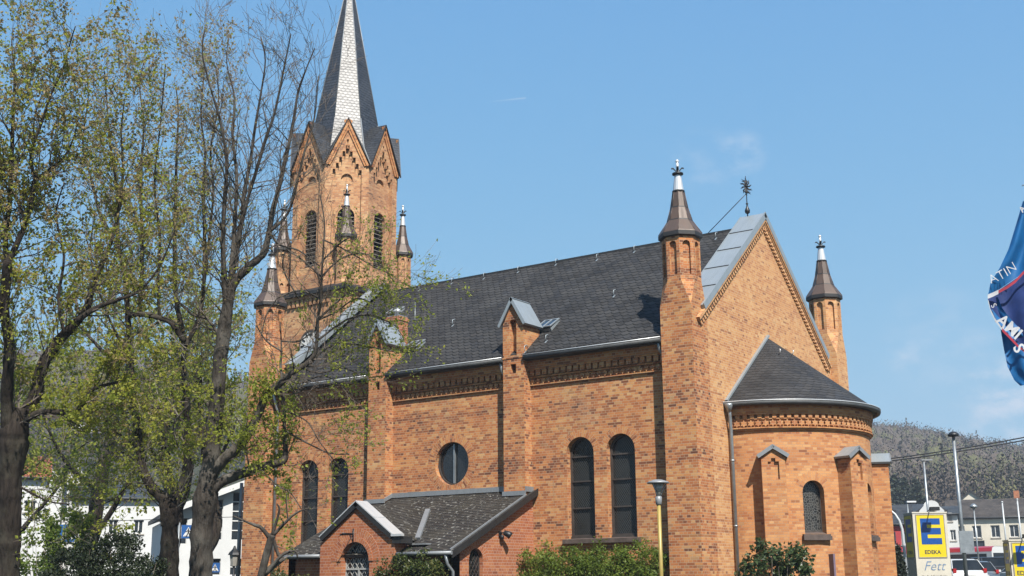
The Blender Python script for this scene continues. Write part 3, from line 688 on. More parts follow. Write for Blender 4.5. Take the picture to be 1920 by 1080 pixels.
for i in range(8):
    a = PI / 4 * i; n = Vector((math.cos(a), math.sin(a), 0)); u = Vector((-n.y, n.x, 0)); o = Vector((TX, TY, 0)) + n * AP
    tw.plate([(-HW, 13.6), (HW, 13.6), (HW, ZV), (0, ZA), (-HW, ZV)], [stair()], o, u, Z, .16)
    q = AP - .161; h2 = q * math.tan(PI / 8)
    tw.plate([(-h2, 13.6), (h2, 13.6), (h2, ZV), (0, ZA - .1), (-h2, ZV)], [arch(0, .36, 14.72, 17.25 - .36), arch(0, .25, 18.44, 18.53, 12)], o - n * .161, u, Z, .28)
    tw.plate([(-.3, 18.35), (.3, 18.35), (.3, 18.85), (-.3, 18.85)], [], o - n * .26, u, Z, .05)
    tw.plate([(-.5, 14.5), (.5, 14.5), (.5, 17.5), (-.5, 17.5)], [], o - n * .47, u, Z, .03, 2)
    rm = MB()
    for sg in (1, -1):
        c0 = Vector((0, 0, 0)); du = u * (sg * HW) + Z * (ZV - ZA); L_ = du.length; du.normalize(); dn = (Z * -HW - u * (sg * (ZA - ZV))).normalized()
        ap0 = o + Z * ZA + n * .001
        tw.obox(ap0 + dn * .12, n * .06, du * (L_ - .02), dn * .09, 3); tw.obox(ap0 + dn * .02, n * .10, du * (L_ + .02), dn * .10, 3)
    lv = MB()
    for k in range(13):
        z = 14.80 + k * .185
        hwz = .35 if z < 16.85 else math.sqrt(max(.02, .36 ** 2 - (z - 16.89) ** 2)) - .01
        if z > 17.2: continue
        lv.obox(o - n * .42 - u * hwz + Z * (z + .09), u * (2 * hwz), n * .17 - Z * .085, Z * .022)
    if i in (0, 6, 7, 1, 5): louv = lv
    if i == 0: LV = [louv]
    elif i in (1, 5, 6, 7): LV.append(louv)
tower = tw.build('bell_tower', [B_TOWER, DARKWOOD, CAVITY, B_APSE], church)
for lv in LV: lv.build('louvre', plain('louvre_wood', (.24, .21, .18), .8) if 'louvre_wood' not in MATS else MATS['louvre_wood'], tower)
sp = MB(); Rb = 1.50; zb_, zap = 21.62, 29.3
def oc(r, z, k): a = PI / 8 + PI / 4 * k; return Vector((TX + r * math.cos(a), TY + r * math.sin(a), z))
Rv = (AP + .10) / math.cos(PI / 8); tip = Vector((TX, TY, zap))
for i in range(8):
    a = PI / 4 * i; n = Vector((math.cos(a), math.sin(a), 0)); u = Vector((-n.y, n.x, 0))
    e0, e1 = oc(Rb, zb_, i - 1), oc(Rb, zb_, i)
    t0, t1 = oc(.03, zap, i - 1), oc(.03, zap, i)
    sp.face([e0, e1, t1, t0])
    A = Vector((TX, TY, ZA + .06)) + n * (AP + .12)
    v0, v1 = oc(Rv + .06, ZV - .02, i - 1), oc(Rv + .06, ZV - .02, i)
    m0, m1 = oc(Rb * .5 + Rv * .5 - .12, (zb_ + ZV) / 2 - .28, i - 1), oc(Rb * .5 + Rv * .5 - .12, (zb_ + ZV) / 2 - .28, i)
    B = Vector((TX, TY, ZA + .10)) + n * (Rb * math.cos(PI / 8) + .06)
    sp.face([e0, B, e1]) if False else None
    sp.face([e0, m0, B]); sp.face([e1, B, m1]); sp.face([e0, B, e1])
    sp.face([B, m0, A]); sp.face([m0, v0, A]); sp.face([B, A, m1]); sp.face([m1, A, v1])
    for v_ in (v0, v1):
        d = (v_ - A); sp.obox(A - Z * .055 - n * .03, d, n * .06, Z * .055, 1)
    sp.tube([e1, m1, v1], .035, 5, 2) if i in (7, 0) else None
    sp.tube([t1, e1], .022, 5, 2)
sp.build('spire', [SLATE_SPIRE, DARKWOOD, LEAD], tower)
fs = MB(); fs.lathe((TX, TY, zap - .2), [(.08, 0), (.10, .2), (.22, .4), (.22, .5), (.05, .7), (.04, 2.0)], 12); fs.box(TX - .5, TX + .5, TY - .03, TY + .03, zap + 1.1, zap + 1.18); fs.build('spire_cross', IRON, tower)
ck = MB(); cx, cz, cy = -19.85, 11.25, TY - hs
ck.plate(circ(cx, cz, .68, 40), [circ(cx, cz, .62, 40)], (0, cy - .06, 0), X, Z, .055, 1); ck.plate(circ(cx, cz, .625, 40), [], (0, cy - .025, 0), X, Z, .02)
for k in range(12):
    a = PI / 6 * k; d = Vector((math.sin(a), 0, math.cos(a))); p = Vector((math.cos(a), 0, -math.sin(a))); o = Vector((cx, cy - .032, cz))
    ck.obox(o + d * .40 - p * (.035 if k % 3 else .05), d * .19, p * (.07 if k % 3 else .10), Y * -.008, 2)
clock = ck.build('clock_face', [WHITE, STONE, IRON], tower)
h_ = MB()
for a, L_, w_ in ((2.2, .33, .05), (4.0, .52, .035)):
    d = Vector((math.sin(a), 0, math.cos(a))); p = Vector((math.cos(a), 0, -math.sin(a))); h_.obox(Vector((cx, cy - .045, cz)) - p * w_ / 2 - d * .08, d * (L_ + .08), p * w_, Y * -.008)
h_.build('clock_hands', IRON, tower)
for sx, sy in ((1, -1), (1, 1), (-1, -1), (-1, 1)):
    c = (TX + sx * TA, TY + sy * TA); t = MB(); r = .40; z0, z1 = 13.5, 15.72
    t.grid([octa(c, r + .05, z0), octa(c, r + .05, z0 + .3), octa(c, r, z0 + .4), octa(c, r, z0 + .5)], 0, True, False)
    ap = r * math.cos(PI / 8); hw = r * math.sin(PI / 8)
    for i in range(8):
        a = PI / 4 * i; n = Vector((math.cos(a), math.sin(a), 0)); u = Vector((-n.y, n.x, 0)); o = Vector((c[0], c[1], 0)) + n * ap
        t.plate([(-hw, z0 + .5), (hw, z0 + .5), (hw, z1), (-hw, z1)], [arch(0, .07, z0 + .62, z0 + .68, 6), arch(0, .07, z0 + .95, z1 - .22, 6)], o, u, Z, .08, 0, False)
    t.grid([octa(c, r - .075, z0 + .4), octa(c, r - .075, z1)], 0, True, False); t.grid([octa(c, r + .02, z1), octa(c, r + .02, z1 + .05)], 0, True, False, True, True)
    to = t.build('tower_turret', B_TOWER, church); turret_cap(c, .50, 15.84, to, .85, .94)

# ---------------------------------------------------------------- porch
XP = -5.8; YF = -4.05; PX0 = -12.2
po = MB(); zr_p = lambda y: 4.36 + .45 * y
po.plate([(YF, 0), (-.002, 0), (-.002, 4.28), (YF, zr_p(YF) - .08)], [arch(-2.98, .34, .6, 2.21)], (XP, 0, 0), Y, Z, .3)
ring_arch(po, (XP, 0, 0), Y, Z, -2.98, .34, .60, 2.21, 0, 0, PI, 12)
po.plate([(-7.66, 0), (XP, 0), (XP, 2.45), (-7.66, 2.45)], [], (0, YF, 0), X, Z, .3)
po.plate([(PX0, 0), (-10.54, 0), (-10.54, 2.45), (PX0, 2.45)], [], (0, YF, 0), X, Z, .3)
po.plate([(.002, 0), (-YF, 0), (-YF, zr_p(YF) - .08), (.002, 4.28)], [], (PX0, 0, 0), -Y, Z, .3)
GX, GYF, GH = -9.1, -4.40, 1.45
zg = lambda x: 3.84 - .70 * abs(x - GX)
po.plate([(GX - GH, 0), (GX + GH, 0), (GX + GH, zg(GX + GH) - .05), (GX, zg(GX) - .05), (GX - GH, zg(GX - GH) - .05)], [arch(-9.15, .55, 0, 2.78 - .55)], (0, GYF, 0), X, Z, .3)
ring_arch(po, (0, GYF, 0), X, Z, -9.15, .55, .70, 2.23, 0, 0, PI, 20, .03); ring_arch(po, (0, GYF, 0), X, Z, -9.15, .70, .95, 2.23, 0, 0, PI, 22, .012)
for s_ in (-1, 1): po.box(GX + s_ * GH - .15 * (s_ > 0), GX + s_ * GH + .15 * (s_ < 0), GYF + .3, -3.2, 0, 2.75)
porch = po.build('porch', B_RED, church)
pr = MB()
def slab(P, t, m=0, ms=None):
    P = [Vector(p) for p in P]; n = (P[1] - P[0]).cross(P[2] - P[0]).normalized()
    pr.face(P, m); pr.face([p - n * t for p in reversed(P)], 1)
    for i in range(len(P)): a, b = P[i], P[(i + 1) % len(P)]; pr.face([a, a - n * t, b - n * t, b], 1 if ms is None else ms)
slab([(PX0 - .15, -4.32, zr_p(-4.32)), (XP + .18, -4.32, zr_p(-4.32)), (XP + .18, .0, zr_p(0)), (PX0 - .15, .0, zr_p(0))], .10)
for sg in (1, -1):
    e = GX + sg * 1.52; q = [(GX, -3.95, zg(GX) + .03), (GX, -1.0, zg(GX) + .03), (e, -2.9, zg(e) + .03), (e, -3.95, zg(e) + .03)]
    slab(q if sg < 0 else q[::-1], .09)
pr.build('porch_roof', [SLATE_OLD, DARKWOOD], porch)
zc = MB()
for sg in (1, -1):
    du = Vector((sg * 1.44, 0, -1.008)); up = Vector((sg * .70, 0, 1)).normalized(); o = Vector((GX, -4.50, zg(GX) + .14))
    zc.obox(o - up * .03, du, Y * .52, up * .03); zc.obox(o - up * .17 + Y * .01, du * 1.0, Y * .50, up * .138, 1)
    zc.obox(o + du * .5 - up * .001 , du * .012, Y * .52, up * .012)
zc.box(GX + 1.40, GX + 1.80, -4.52, -4.40, 2.90, 2.965); zc.box(GX + 1.40, GX + 1.74, -4.46, -3.95, 2.70, 2.90, 1)
zc.build('gable_coping', [ZINC_BRIGHT, DARKWOOD], porch)
fl = MB(); fl.bar((GX + .12, -1.22, 3.84), (GX + 1.5, -3.42, 2.86), Vector((.17, .02, .0)), Vector((0, -.03, .06)))
fl.box(P1[1], P2[0], -.06, -.002, 4.37, 4.52); fl.box(P2[0] - .02, P2[1] + .03, -.47, -.402, 4.19, 4.33); fl.box(P1[0] - .03, P1[1] + .03, -.47, -.402, 4.19, 4.33)
fl.box(P2[1] + .005, P2[1] + .05, -.40, -.002, 4.30, 4.46); fl.bar((P1[1] + .03, -.40, 4.30), (P1[1] + .03, -.03, 4.46), X * .05, Z * .12)
fl.bar((XP + .02, -4.22, zr_p(-4.22) + .03), (XP + .02, -.42, zr_p(-.42) + .03), X * .035, Vector((0, -.02, .04)))
fl.box(GX + 1.50, GX + 2.25, -3.95, -3.72, 2.66, 2.70)
fl.build('flashing', LEAD, porch)
vb = MB(); vb.bar((XP + .19, -4.34, zr_p(-4.34) - .05), (XP + .19, .0, zr_p(0) - .05), X * .03, Z * .20); vb.build('verge_board', DARKWOOD, porch)
gt = MB(); gt.tube([(-7.6, -4.38, 2.40), (XP + .2, -4.38, 2.40)], .055, 8); gt.build('gutter', LEAD, porch); gt = MB(); gt.tube([(PX0 - .1, -4.38, 2.40), (GX - GH - .02, -4.38, 2.40)], .055, 8); gt.build('gutter', LEAD, porch)
q = MB(); q.tube([(XP - .02, -4.36, 2.36), (XP - .02, -4.30, 2.1), (XP + .04, -4.12, 1.9), (XP + .04, -4.12, 0)], .05, 8); q.build('downpipe', GALV, porch)
def lattice(mb, cx, hw, z0, zs, o, u, step, wd, th):
    """diagonal bars clipped to the arched opening"""
    o, u = Vector(o), Vector(u); n = u.cross(Z).normalized(); top = zs + hw
    def inside(a, z): return abs(a - cx) < hw and z > z0 and (z < zs or (a - cx) ** 2 + (z - zs) ** 2 < hw * hw)
    k = -8.
    while k < 8.:
        for sg in (1, -1):
            run = []; 
            for i in range(161):
                z = z0 + (top - z0) * i / 160; a = cx + k * step + sg * (z - z0) * .72
                if inside(a, z): run.append((a, z))
            if len(run) > 4:
                p, q_ = run[0], run[-1]; A = o + u * p[0] + Z * p[1]; B = o + u * q_[0] + Z * q_[1]; d = (B - A).normalized()
                mb.bar(A, B, d.cross(n) * wd, n * th)
        k += 1.
LAT = plain('white_lattice', (.45, .45, .43), .5)
d = MB(); yd = GYF + .2; d.plate(arch(-9.15, .548, 0, 2.23), [arch(-9.15, .50, 0.02, 2.23)], (0, yd, 0), X, Z, .05); lattice(d, -9.15, .50, .9, 2.23, (0, yd + .01, 0), X, .19, .018, .02)
d.box(-9.65, -8.65, yd - .03, yd + .01, 1.98, 2.03); d.box(-9.18, -9.12, yd - .03, yd + .01, .05, 1.98); d.build('porch_door', LAT, porch)
p = MB(); p.plate(arch(-9.15, .54, 0.01, 2.23), [], (0, yd + .03, 0), X, Z, .03); p.build('door_glass', GLASS_PLAIN, porch)
d = MB(); d.plate(arch(-2.98, .338, .6, 2.21), [arch(-2.98, .30, .64, 2.21)], (XP - .12, 0, 0), Y, Z, .05); lattice(d, -2.98, .30, .64, 2.21, (XP - .13, 0, 0), Y, .16, .014, .016); d.build('porch_window', LAT if False else FRAME, porch)
p = MB(); p.plate(arch(-2.98, .33, .61, 2.21), [], (XP - .15, 0, 0), Y, Z, .03); p.build('window_glass', GLASS_PLAIN, porch)
br = MB(); br.tube([(-9.75, GYF - .02, 3.02), (-9.2, GYF - .02, 3.02)], .016, 6); br.tube([(-9.22, GYF - .03, 2.72), (-9.22, GYF - .03, 3.16)], .022, 6); br.tube([(-9.22, GYF - .03, 2.78), (-9.36, GYF - .02, 3.0)], .012, 6); br.tube([(-9.22, GYF, 3.02), (-9.22, GYF - .5, 3.02)], .016, 6); br.build('sign_bracket', IRON, porch)
wl = MB(); o = Vector((XP, -1.8, 2.92)); wl.obox(o - Y * .06 - Z * .02, X * .04, Y * .12, Z * .16); wl.tube([o + X * .03 + Z * .06, o + Vector((.14, 0, .10)), o + Vector((.18, .06, .12))], .022, 6)
wl.tube([o + Vector((.16, .0, .10)), o + Vector((.26, .10, .04)), o + Vector((.30, .14, .0))], [.07, .10, .11], 10); wl.lathe(o + Vector((.10, -.02, -.10)), [(.02, 0), (.06, .02), (.06, .1), (.02, .14)], 10); wl.build('wall_lamp', IRON, porch)

# ---------------------------------------------------------------- ground and hills
VF = Vector((-0.56932, 0.82212, 0)); VR = Vector((VF.y, -VF.x, 0)); GC = Vector((CAM[0], CAM[1], 0))
def gh(x, y):
    s = (Vector((x, y, 0)) - GC).dot(VF); s = min(s, 230.)
    t = max(0., s - 38.)
    return 0.056 * t * t / (t + 14.)
CM = cam.matrix_world.to_3x3()
def ray_dir(px, py): return CM @ Vector(((px - 960) / 2295.8, (540 - py) / 2295.8, -1))
def hz(py, D_, px=1800): d = ray_dir(px, py); return CAM[2] + D_ * d.z / math.hypot(d.x, d.y)
def crest(px): 
    pts = [(-1400, 690), (-400, 660), (0, 650), (140, 642), (300, 665), (460, 704), (960, 770), (1640, 797), (1720, 801), (1795, 812), (1870, 827), (1925, 834), (2400, 880), (3600, 900)]
    for (a, b), (c, d) in zip(pts[:-1], pts[1:]):
        if px <= c: return b + (d - b) * (px - a) / (c - a)
    return pts[-1][1]
def polar(px, r, py=1060): d = ray_dir(px, py); d.z = 0; return GC + d.normalized() * r
def hill_z(px, r):
    rc = 470 + 130 * max(0, min(1, (px - 300) / 1300.)); cy_ = crest(px); zc = hz(cy_, rc, max(-800, min(2700, px))) - 12.5; z0 = 7.6
    f = max(0, min(1, (r - 215) / (rc - 215))); f = f * f * (3 - 2 * f) * .45 + f * .55
    n = noise.noise(Vector((px * .004, r * .012, 3.1))) * 5 * f
    if r > rc: return zc * (1 - .15 * (r - rc) / 300.) + n
    return z0 + (zc - z0) * f + n * (1 - f) * 1.5
k = NT('ground_mat'); o_ = k.obj(); a_ = k.noise(o_, .25, 6, .7); b_ = k.noise(o_, 9., 4)
c_ = k.mix(k.mapr(a_, .45, .55, 0, 1, True), (.055, .055, .055), (.05, .065, .022)); k.col(k.mix(k.mapr(b_, .3, .7, 0, .5), c_, (.035, .035, .03))); k.set(.95, 0, .2); k.bump(b_, .4, .05)
m = MB(); rows = []
for r in [0.5, 6, 12, 18, 24, 30, 36, 42, 48, 55, 62, 70, 80, 92, 105, 120, 140, 165, 200, 240, 320, 500, 900, 2000, 7000]:
    row = []
    for i in range(96):
        a = 2 * PI * i / 96; x, y = GC.x + r * math.cos(a), GC.y + r * math.sin(a); row.append((x, y, gh(x, y) - (0 if r < 300 else 1)))
    rows.append(row)
m.grid(rows, 0, True, True, True); struct(m.build('ground', MATS['ground_mat']))
k = NT('hill_mat'); o_ = k.obj(); a_ = k.noise(o_, .02, 5, .65); b_ = k.noise(o_, .35, 4)
k.col(k.mix(k.mapr(b_, .3, .7, 0, .6), k.mix(k.mapr(a_, .4, .6), (.075, .062, .045), (.06, .07, .03)), (.04, .033, .025))); k.set(.95, 0, .1)
PXS = [-3000 + 60 * i for i in range(130)]
m = MB(); m.grid([[tuple(polar(px, r)) [:2] + (hill_z(px, r),) for px in PXS] for r in [205 + 22 * j for j in range(32)]], 0, False, True); struct(m.build('hill', MATS['hill_mat']))
# the bare spring wood covering the hill: one mass of many small crowns
k = NT('wood_mat'); at = k.n('ShaderNodeAttribute', attribute_name='tint'); g_ = k.n('ShaderNodeNewGeometry')
c_ = k.ramp(at.outputs['Fac'], [(0, (.030, .040, .020)), (.07, (.045, .052, .026)), (.12, (.105, .082, .066)), (.5, (.125, .10, .082)), (.72, (.145, .122, .095)), (.84, (.12, .12, .055)), (1, (.165, .17, .065))])
wx, wy, wz_ = k.sep(k.obj()); tw_ = k.noise(k.com(k.math('MULTIPLY', wx, 1.1), k.math('MULTIPLY', wy, 1.1), k.math('MULTIPLY', wz_, .4)), 1., 5, .75)
c_ = k.mix(k.mapr(tw_, .38, .66, 0, .75), c_, (.055, .045, .038)); k.col(k.mix(k.math('MULTIPLY', g_.outputs['Random Per Island'], .38), c_, (.045, .037, .031)), .86); k.set(.95, 0, .1)
def rnd3(): return Vector((random.gauss(0, 1), random.gauss(0, 1), random.gauss(0, 1))).normalized()
bm_ = bmesh.new(); bmesh.ops.create_icosphere(bm_, subdivisions=2, radius=1.); ICO_V = [tuple(v.co) for v in bm_.verts]; ICO_F = [tuple(v.index for v in f_.verts) for f_ in bm_.faces]; bm_.free()
random.seed(5); V, Fc, tint, Nn = [], [], [], []
for j in range(6800):
    px = random.choice((random.uniform(-500, 640), random.uniform(1450, 2300), random.uniform(1560, 1990), random.uniform(-900, 2600)))
    r = 222 + 420 * math.sqrt(random.random()); b = polar(px, r); z = hill_z(px, r)
    kind = random.random(); hgt = random.uniform(8, 14); wd = random.uniform(2.3, 4.0)
    nn = noise.noise(Vector((b.x * .012, b.y * .012, 0))); tv = min(.79, max(.13, .42 + nn * .5 + random.uniform(-.15, .15)))
    if nn > .08 and kind < .45 and r < 500: tv = random.uniform(.84, 1.)
    if px > 1735 and r < 460 and kind < .4 + nn * .5: tv = random.uniform(.84, .97)
    if kind > .965 or (nn < -.3 and kind > .85): tv = random.uniform(0, .07); hgt *= 1.15; wd *= .6
    near = r < 330
    if tv > .1 and not near:
        jt = Vector((random.uniform(0, 50), random.uniform(0, 50), 0)); n_ = len(V); sx = wd * .62; sz = hgt * .36
        for q in ICO_V:
            d = Vector(q); k_ = 1 + .38 * noise.noise(d * 1.9 + jt) + .16 * noise.noise(d * 4.5 + jt)
            V.append((b.x + d.x * sx * k_, b.y + d.y * sx * k_, z + hgt * .5 + d.z * sz * k_)); Nn.append(tuple((d + Z * .45).normalized()))
        Fc += [tuple(n_ + i for i in fc) for fc in ICO_F]; tint += [tv] * len(ICO_F)
    for q in range((190 if near else 90) if tv > .1 else 70):
        u_, th = random.random(), random.uniform(0, 2 * PI)
        if tv > .1: d = Vector((random.gauss(0, 1), random.gauss(0, 1), random.gauss(.35, 1))).normalized(); rr_ = random.uniform(.3 if near else .45, 1.15); c = Vector((b.x + d.x * wd * rr_, b.y + d.y * wd * rr_, z + hgt * .5 + d.z * hgt * .52 * rr_)); s_ = random.uniform(.16, .46)
        else: rr = wd * (1.05 - u_) * random.random() ** .5; c = Vector((b.x + rr * math.cos(th), b.y + rr * math.sin(th), z + hgt * (.1 + .9 * u_))); d = Vector((math.cos(th), math.sin(th), .5)).normalized(); s_ = random.uniform(.3, .7)
        e1 = (rnd3() + Z * .9).normalized() * s_; e2 = e1.cross(rnd3()).normalized() * s_ * .55
        if e1.cross(e2).dot(d) > 0: e2 = -e2
        n_ = len(V); V += [tuple(c - e1), tuple(c + e2), tuple(c + e1), tuple(c - e2)]; Fc.append((n_, n_ + 1, n_ + 2, n_ + 3)); tint.append(tv); Nn += [tuple((d + Z * .45 + rnd3() * .4).normalized())] * 4
me = bpy.data.meshes.new('wood'); me.from_pydata(V, [], Fc); at_ = me.attributes.new('tint', 'FLOAT', 'FACE'); at_.data.foreach_set('value', tint); me.materials.append(MATS['wood_mat']); me.polygons.foreach_set('use_smooth', [True] * len(Fc)); me.normals_split_custom_set_from_vertices(Nn)
wo = bpy.data.objects.new('wood', me); COL.objects.link(wo); wo['kind'] = 'stuff'

# ---------------------------------------------------------------- trees and shrubs
BARK = bark_mat('bark_grey', (.035, .028, .022), (.118, .10, .085), (.235, .22, .19), .5)
BARK_D = bark_mat('bark_dark', (.016, .012, .010), (.066, .052, .042), (.14, .13, .095), .4)
TWIG = plain('twig', (.15, .118, .092), .9, 0, .3, 4)
TWIG_G = plain('twig_grey', (.24, .215, .185), .9, 0, .25, 4)
L_OLIVE = leaf_mat('leaf_olive', (.18, .20, .018), (.40, .42, .038), (.60, .56, .10), .6)
L_BUD = leaf_mat('leaf_bud', (.27, .19, .08), (.40, .30, .11), (.50, .38, .19), .5)
L_FRESH = leaf_mat('leaf_fresh', (.19, .23, .02), (.36, .42, .042), (.54, .58, .11), .6)
L_GREEN = leaf_mat('leaf_green', (.06, .11, .012), (.16, .24, .026), (.32, .38, .07), .5)
L_DARK = leaf_mat('leaf_dark', (.010, .018, .006), (.022, .036, .011), (.05, .065, .02), .2)
L_GLOSS = leaf_mat('leaf_gloss', (.025, .045, .014), (.055, .09, .028), (.14, .19, .07), .3, .35)
L_IVY = leaf_mat('leaf_ivy', (.025, .045, .010), (.07, .10, .018), (.16, .15, .04), .3, .4)
class Leaves:
    def __init__(s): s.V, s.F, s.M = [], [], []
    def add(s, c, size, m=0, flat=.0):
        r = random.gauss
        e1 = Vector((r(0, 1), r(0, 1), r(0, 1) * (1 - flat))).normalized(); e2 = e1.cross(Vector((r(0, 1), r(0, 1), r(0, 1)))).normalized()
        L = size * random.uniform(.65, 1.35); W = L * random.uniform(.55, .8); n = len(s.V); f = e1.cross(e2) * (W * .25)
        s.V += [tuple(c - e1 * L * .5), tuple(c + e2 * W * .5 + f), tuple(c + e1 * L * .5), tuple(c - e2 * W * .5 + f)]
        s.F.append((n, n + 1, n + 2, n + 3)); s.M.append(m)
    def build(s, name, mats, parent=None):
        b = BASE[parent.name]; me = bpy.data.meshes.new(name); me.from_pydata([(x - b[0], y - b[1], z - b[2]) for x, y, z in s.V], [], s.F)
        for q in mats: me.materials.append(q)
        me.polygons.foreach_set('material_index', s.M); me.update()
        o = bpy.data.objects.new(name, me); COL.objects.link(o); BASE[o.name] = b; o.parent = parent; return o
def rnd_dir(): return Vector((random.gauss(0, 1), random.gauss(0, 1), random.gauss(0, 1))).normalized()
def twig(mb, lv, p, d, L, r, lvl, prm, leafm):
    n = 4 if lvl > 0 else 3; pts, rad = [p], [r]; d = d.normalized()
    for i in range(n):
        d = (d + rnd_dir() * prm.get('wob', .22) + Z * prm.get('trop', .12)).normalized(); p = p + d * (L / n); pts.append(p); rad.append(max(prm.get('rmin', .0035), r * (1 - .65 * (i + 1) / n)))
    mb.tube(pts, rad, 5 if r > .03 else 3, 0, r > .03, False)
    if lvl > 0:
        nc = prm['nc'][lvl - 1]; nc = int(nc) + (random.random() < nc % 1)
        for q in range(nc):
            t = random.uniform(.25, 1.); k = min(n - 1, int(t * n)); c = pts[k].lerp(pts[k + 1], t * n - k); dd = (pts[k + 1] - pts[k]).normalized()
            side = rnd_dir(); side = (side - dd * side.dot(dd)).normalized(); a = R(random.uniform(22, 55))
            twig(mb, lv, c, dd * math.cos(a) + side * math.sin(a), L * random.uniform(.42, .7), rad[k] * .6, lvl - 1, prm, leafm)
    if lvl <= prm.get('leaf_lvl', 0):
        hi = leafm(pts[-1])
        for q in range(int(hi[0] * random.uniform(.5, 1.5))):
            k = random.randrange(1, n + 1); lv.add(pts[k] + rnd_dir() * abs(random.gauss(0, prm.get('spread', .11))), hi[1], hi[2])
def guided_tree(limbs, name, label, group, bark, twm, leafs, prm, leafm, wobble=.35, spacing=.35, mainskip=.0):
    b = limbs[0][0]; bz = gh(b[0], b[1]); root = thing(name, label, 'tree', (b[0], b[1], bz), group)
    tr, tw, lv = MB(), MB(), Leaves()
    for li, L in enumerate(limbs):
        pts = [Vector(q[:3]) for q in L]; rad = [q[3] for q in L]
        if li == 0: pts[0] = Vector((pts[0].x, pts[0].y, bz - .3)); rad[0] *= 1.15
        dep = random.uniform(-1, 1) * wobble; n = len(pts)          # limbs leave the picture plane in depth too
        vdir = (pts[0] - Vector(CAM)).normalized()
        if li: pts = [q + vdir * (dep * (i / (n - 1)) ** 1.2 * (pts[-1] - pts[0]).length) for i, q in enumerate(pts)]
        P, Q = [], []
        for i in range(n - 1):                                       # smooth the polyline
            p0, p1, p2, p3 = pts[max(0, i - 1)], pts[i], pts[i + 1], pts[min(n - 1, i + 2)]
            ns = 8 if rad[i] > .14 else 4
            for s_ in range(ns):
                t = s_ / ns; P.append(.5 * ((2 * p1) + (p2 - p0) * t + (2 * p0 - 5 * p1 + 4 * p2 - p3) * t * t + (3 * p1 - 3 * p2 + p3 - p0) * t ** 3)); Q.append((rad[i] * (1 - t) + rad[i + 1] * t) * random.uniform(.93, 1.08))
        P.append(pts[-1]); Q.append(rad[-1]); tr.tube(P, Q, 22 if rad[0] > .15 else 10 if rad[0] > .06 else 6, 0, True, True, .16 if rad[0] > .1 else .08)
        acc = random.uniform(0, spacing)
        for i in range(1, len(P)):
            seg = P[i] - P[i - 1]; acc += seg.length
            while acc > spacing * (1 if Q[i] < .12 else 2.2):
                acc -= spacing * (1 if Q[i] < .12 else 2.2)
                if li == 0 and i < len(P) * .55: continue
                if Q[i] > .17 and random.random() < .6: continue
                t = i / len(P); dd = seg.normalized(); side = rnd_dir(); side = (side - dd * side.dot(dd)).normalized(); a = R(random.uniform(28, 65))
                twig(tw, lv, P[i], dd * math.cos(a) + side * math.sin(a), prm['len'] * random.uniform(.5, 1.25), min(Q[i] * .45, .022), prm['lvl'], prm, leafm)
    tr.build('trunk', bark, root); tw.build('twigs', twm, root); lv.build('crown', leafs, root); return root
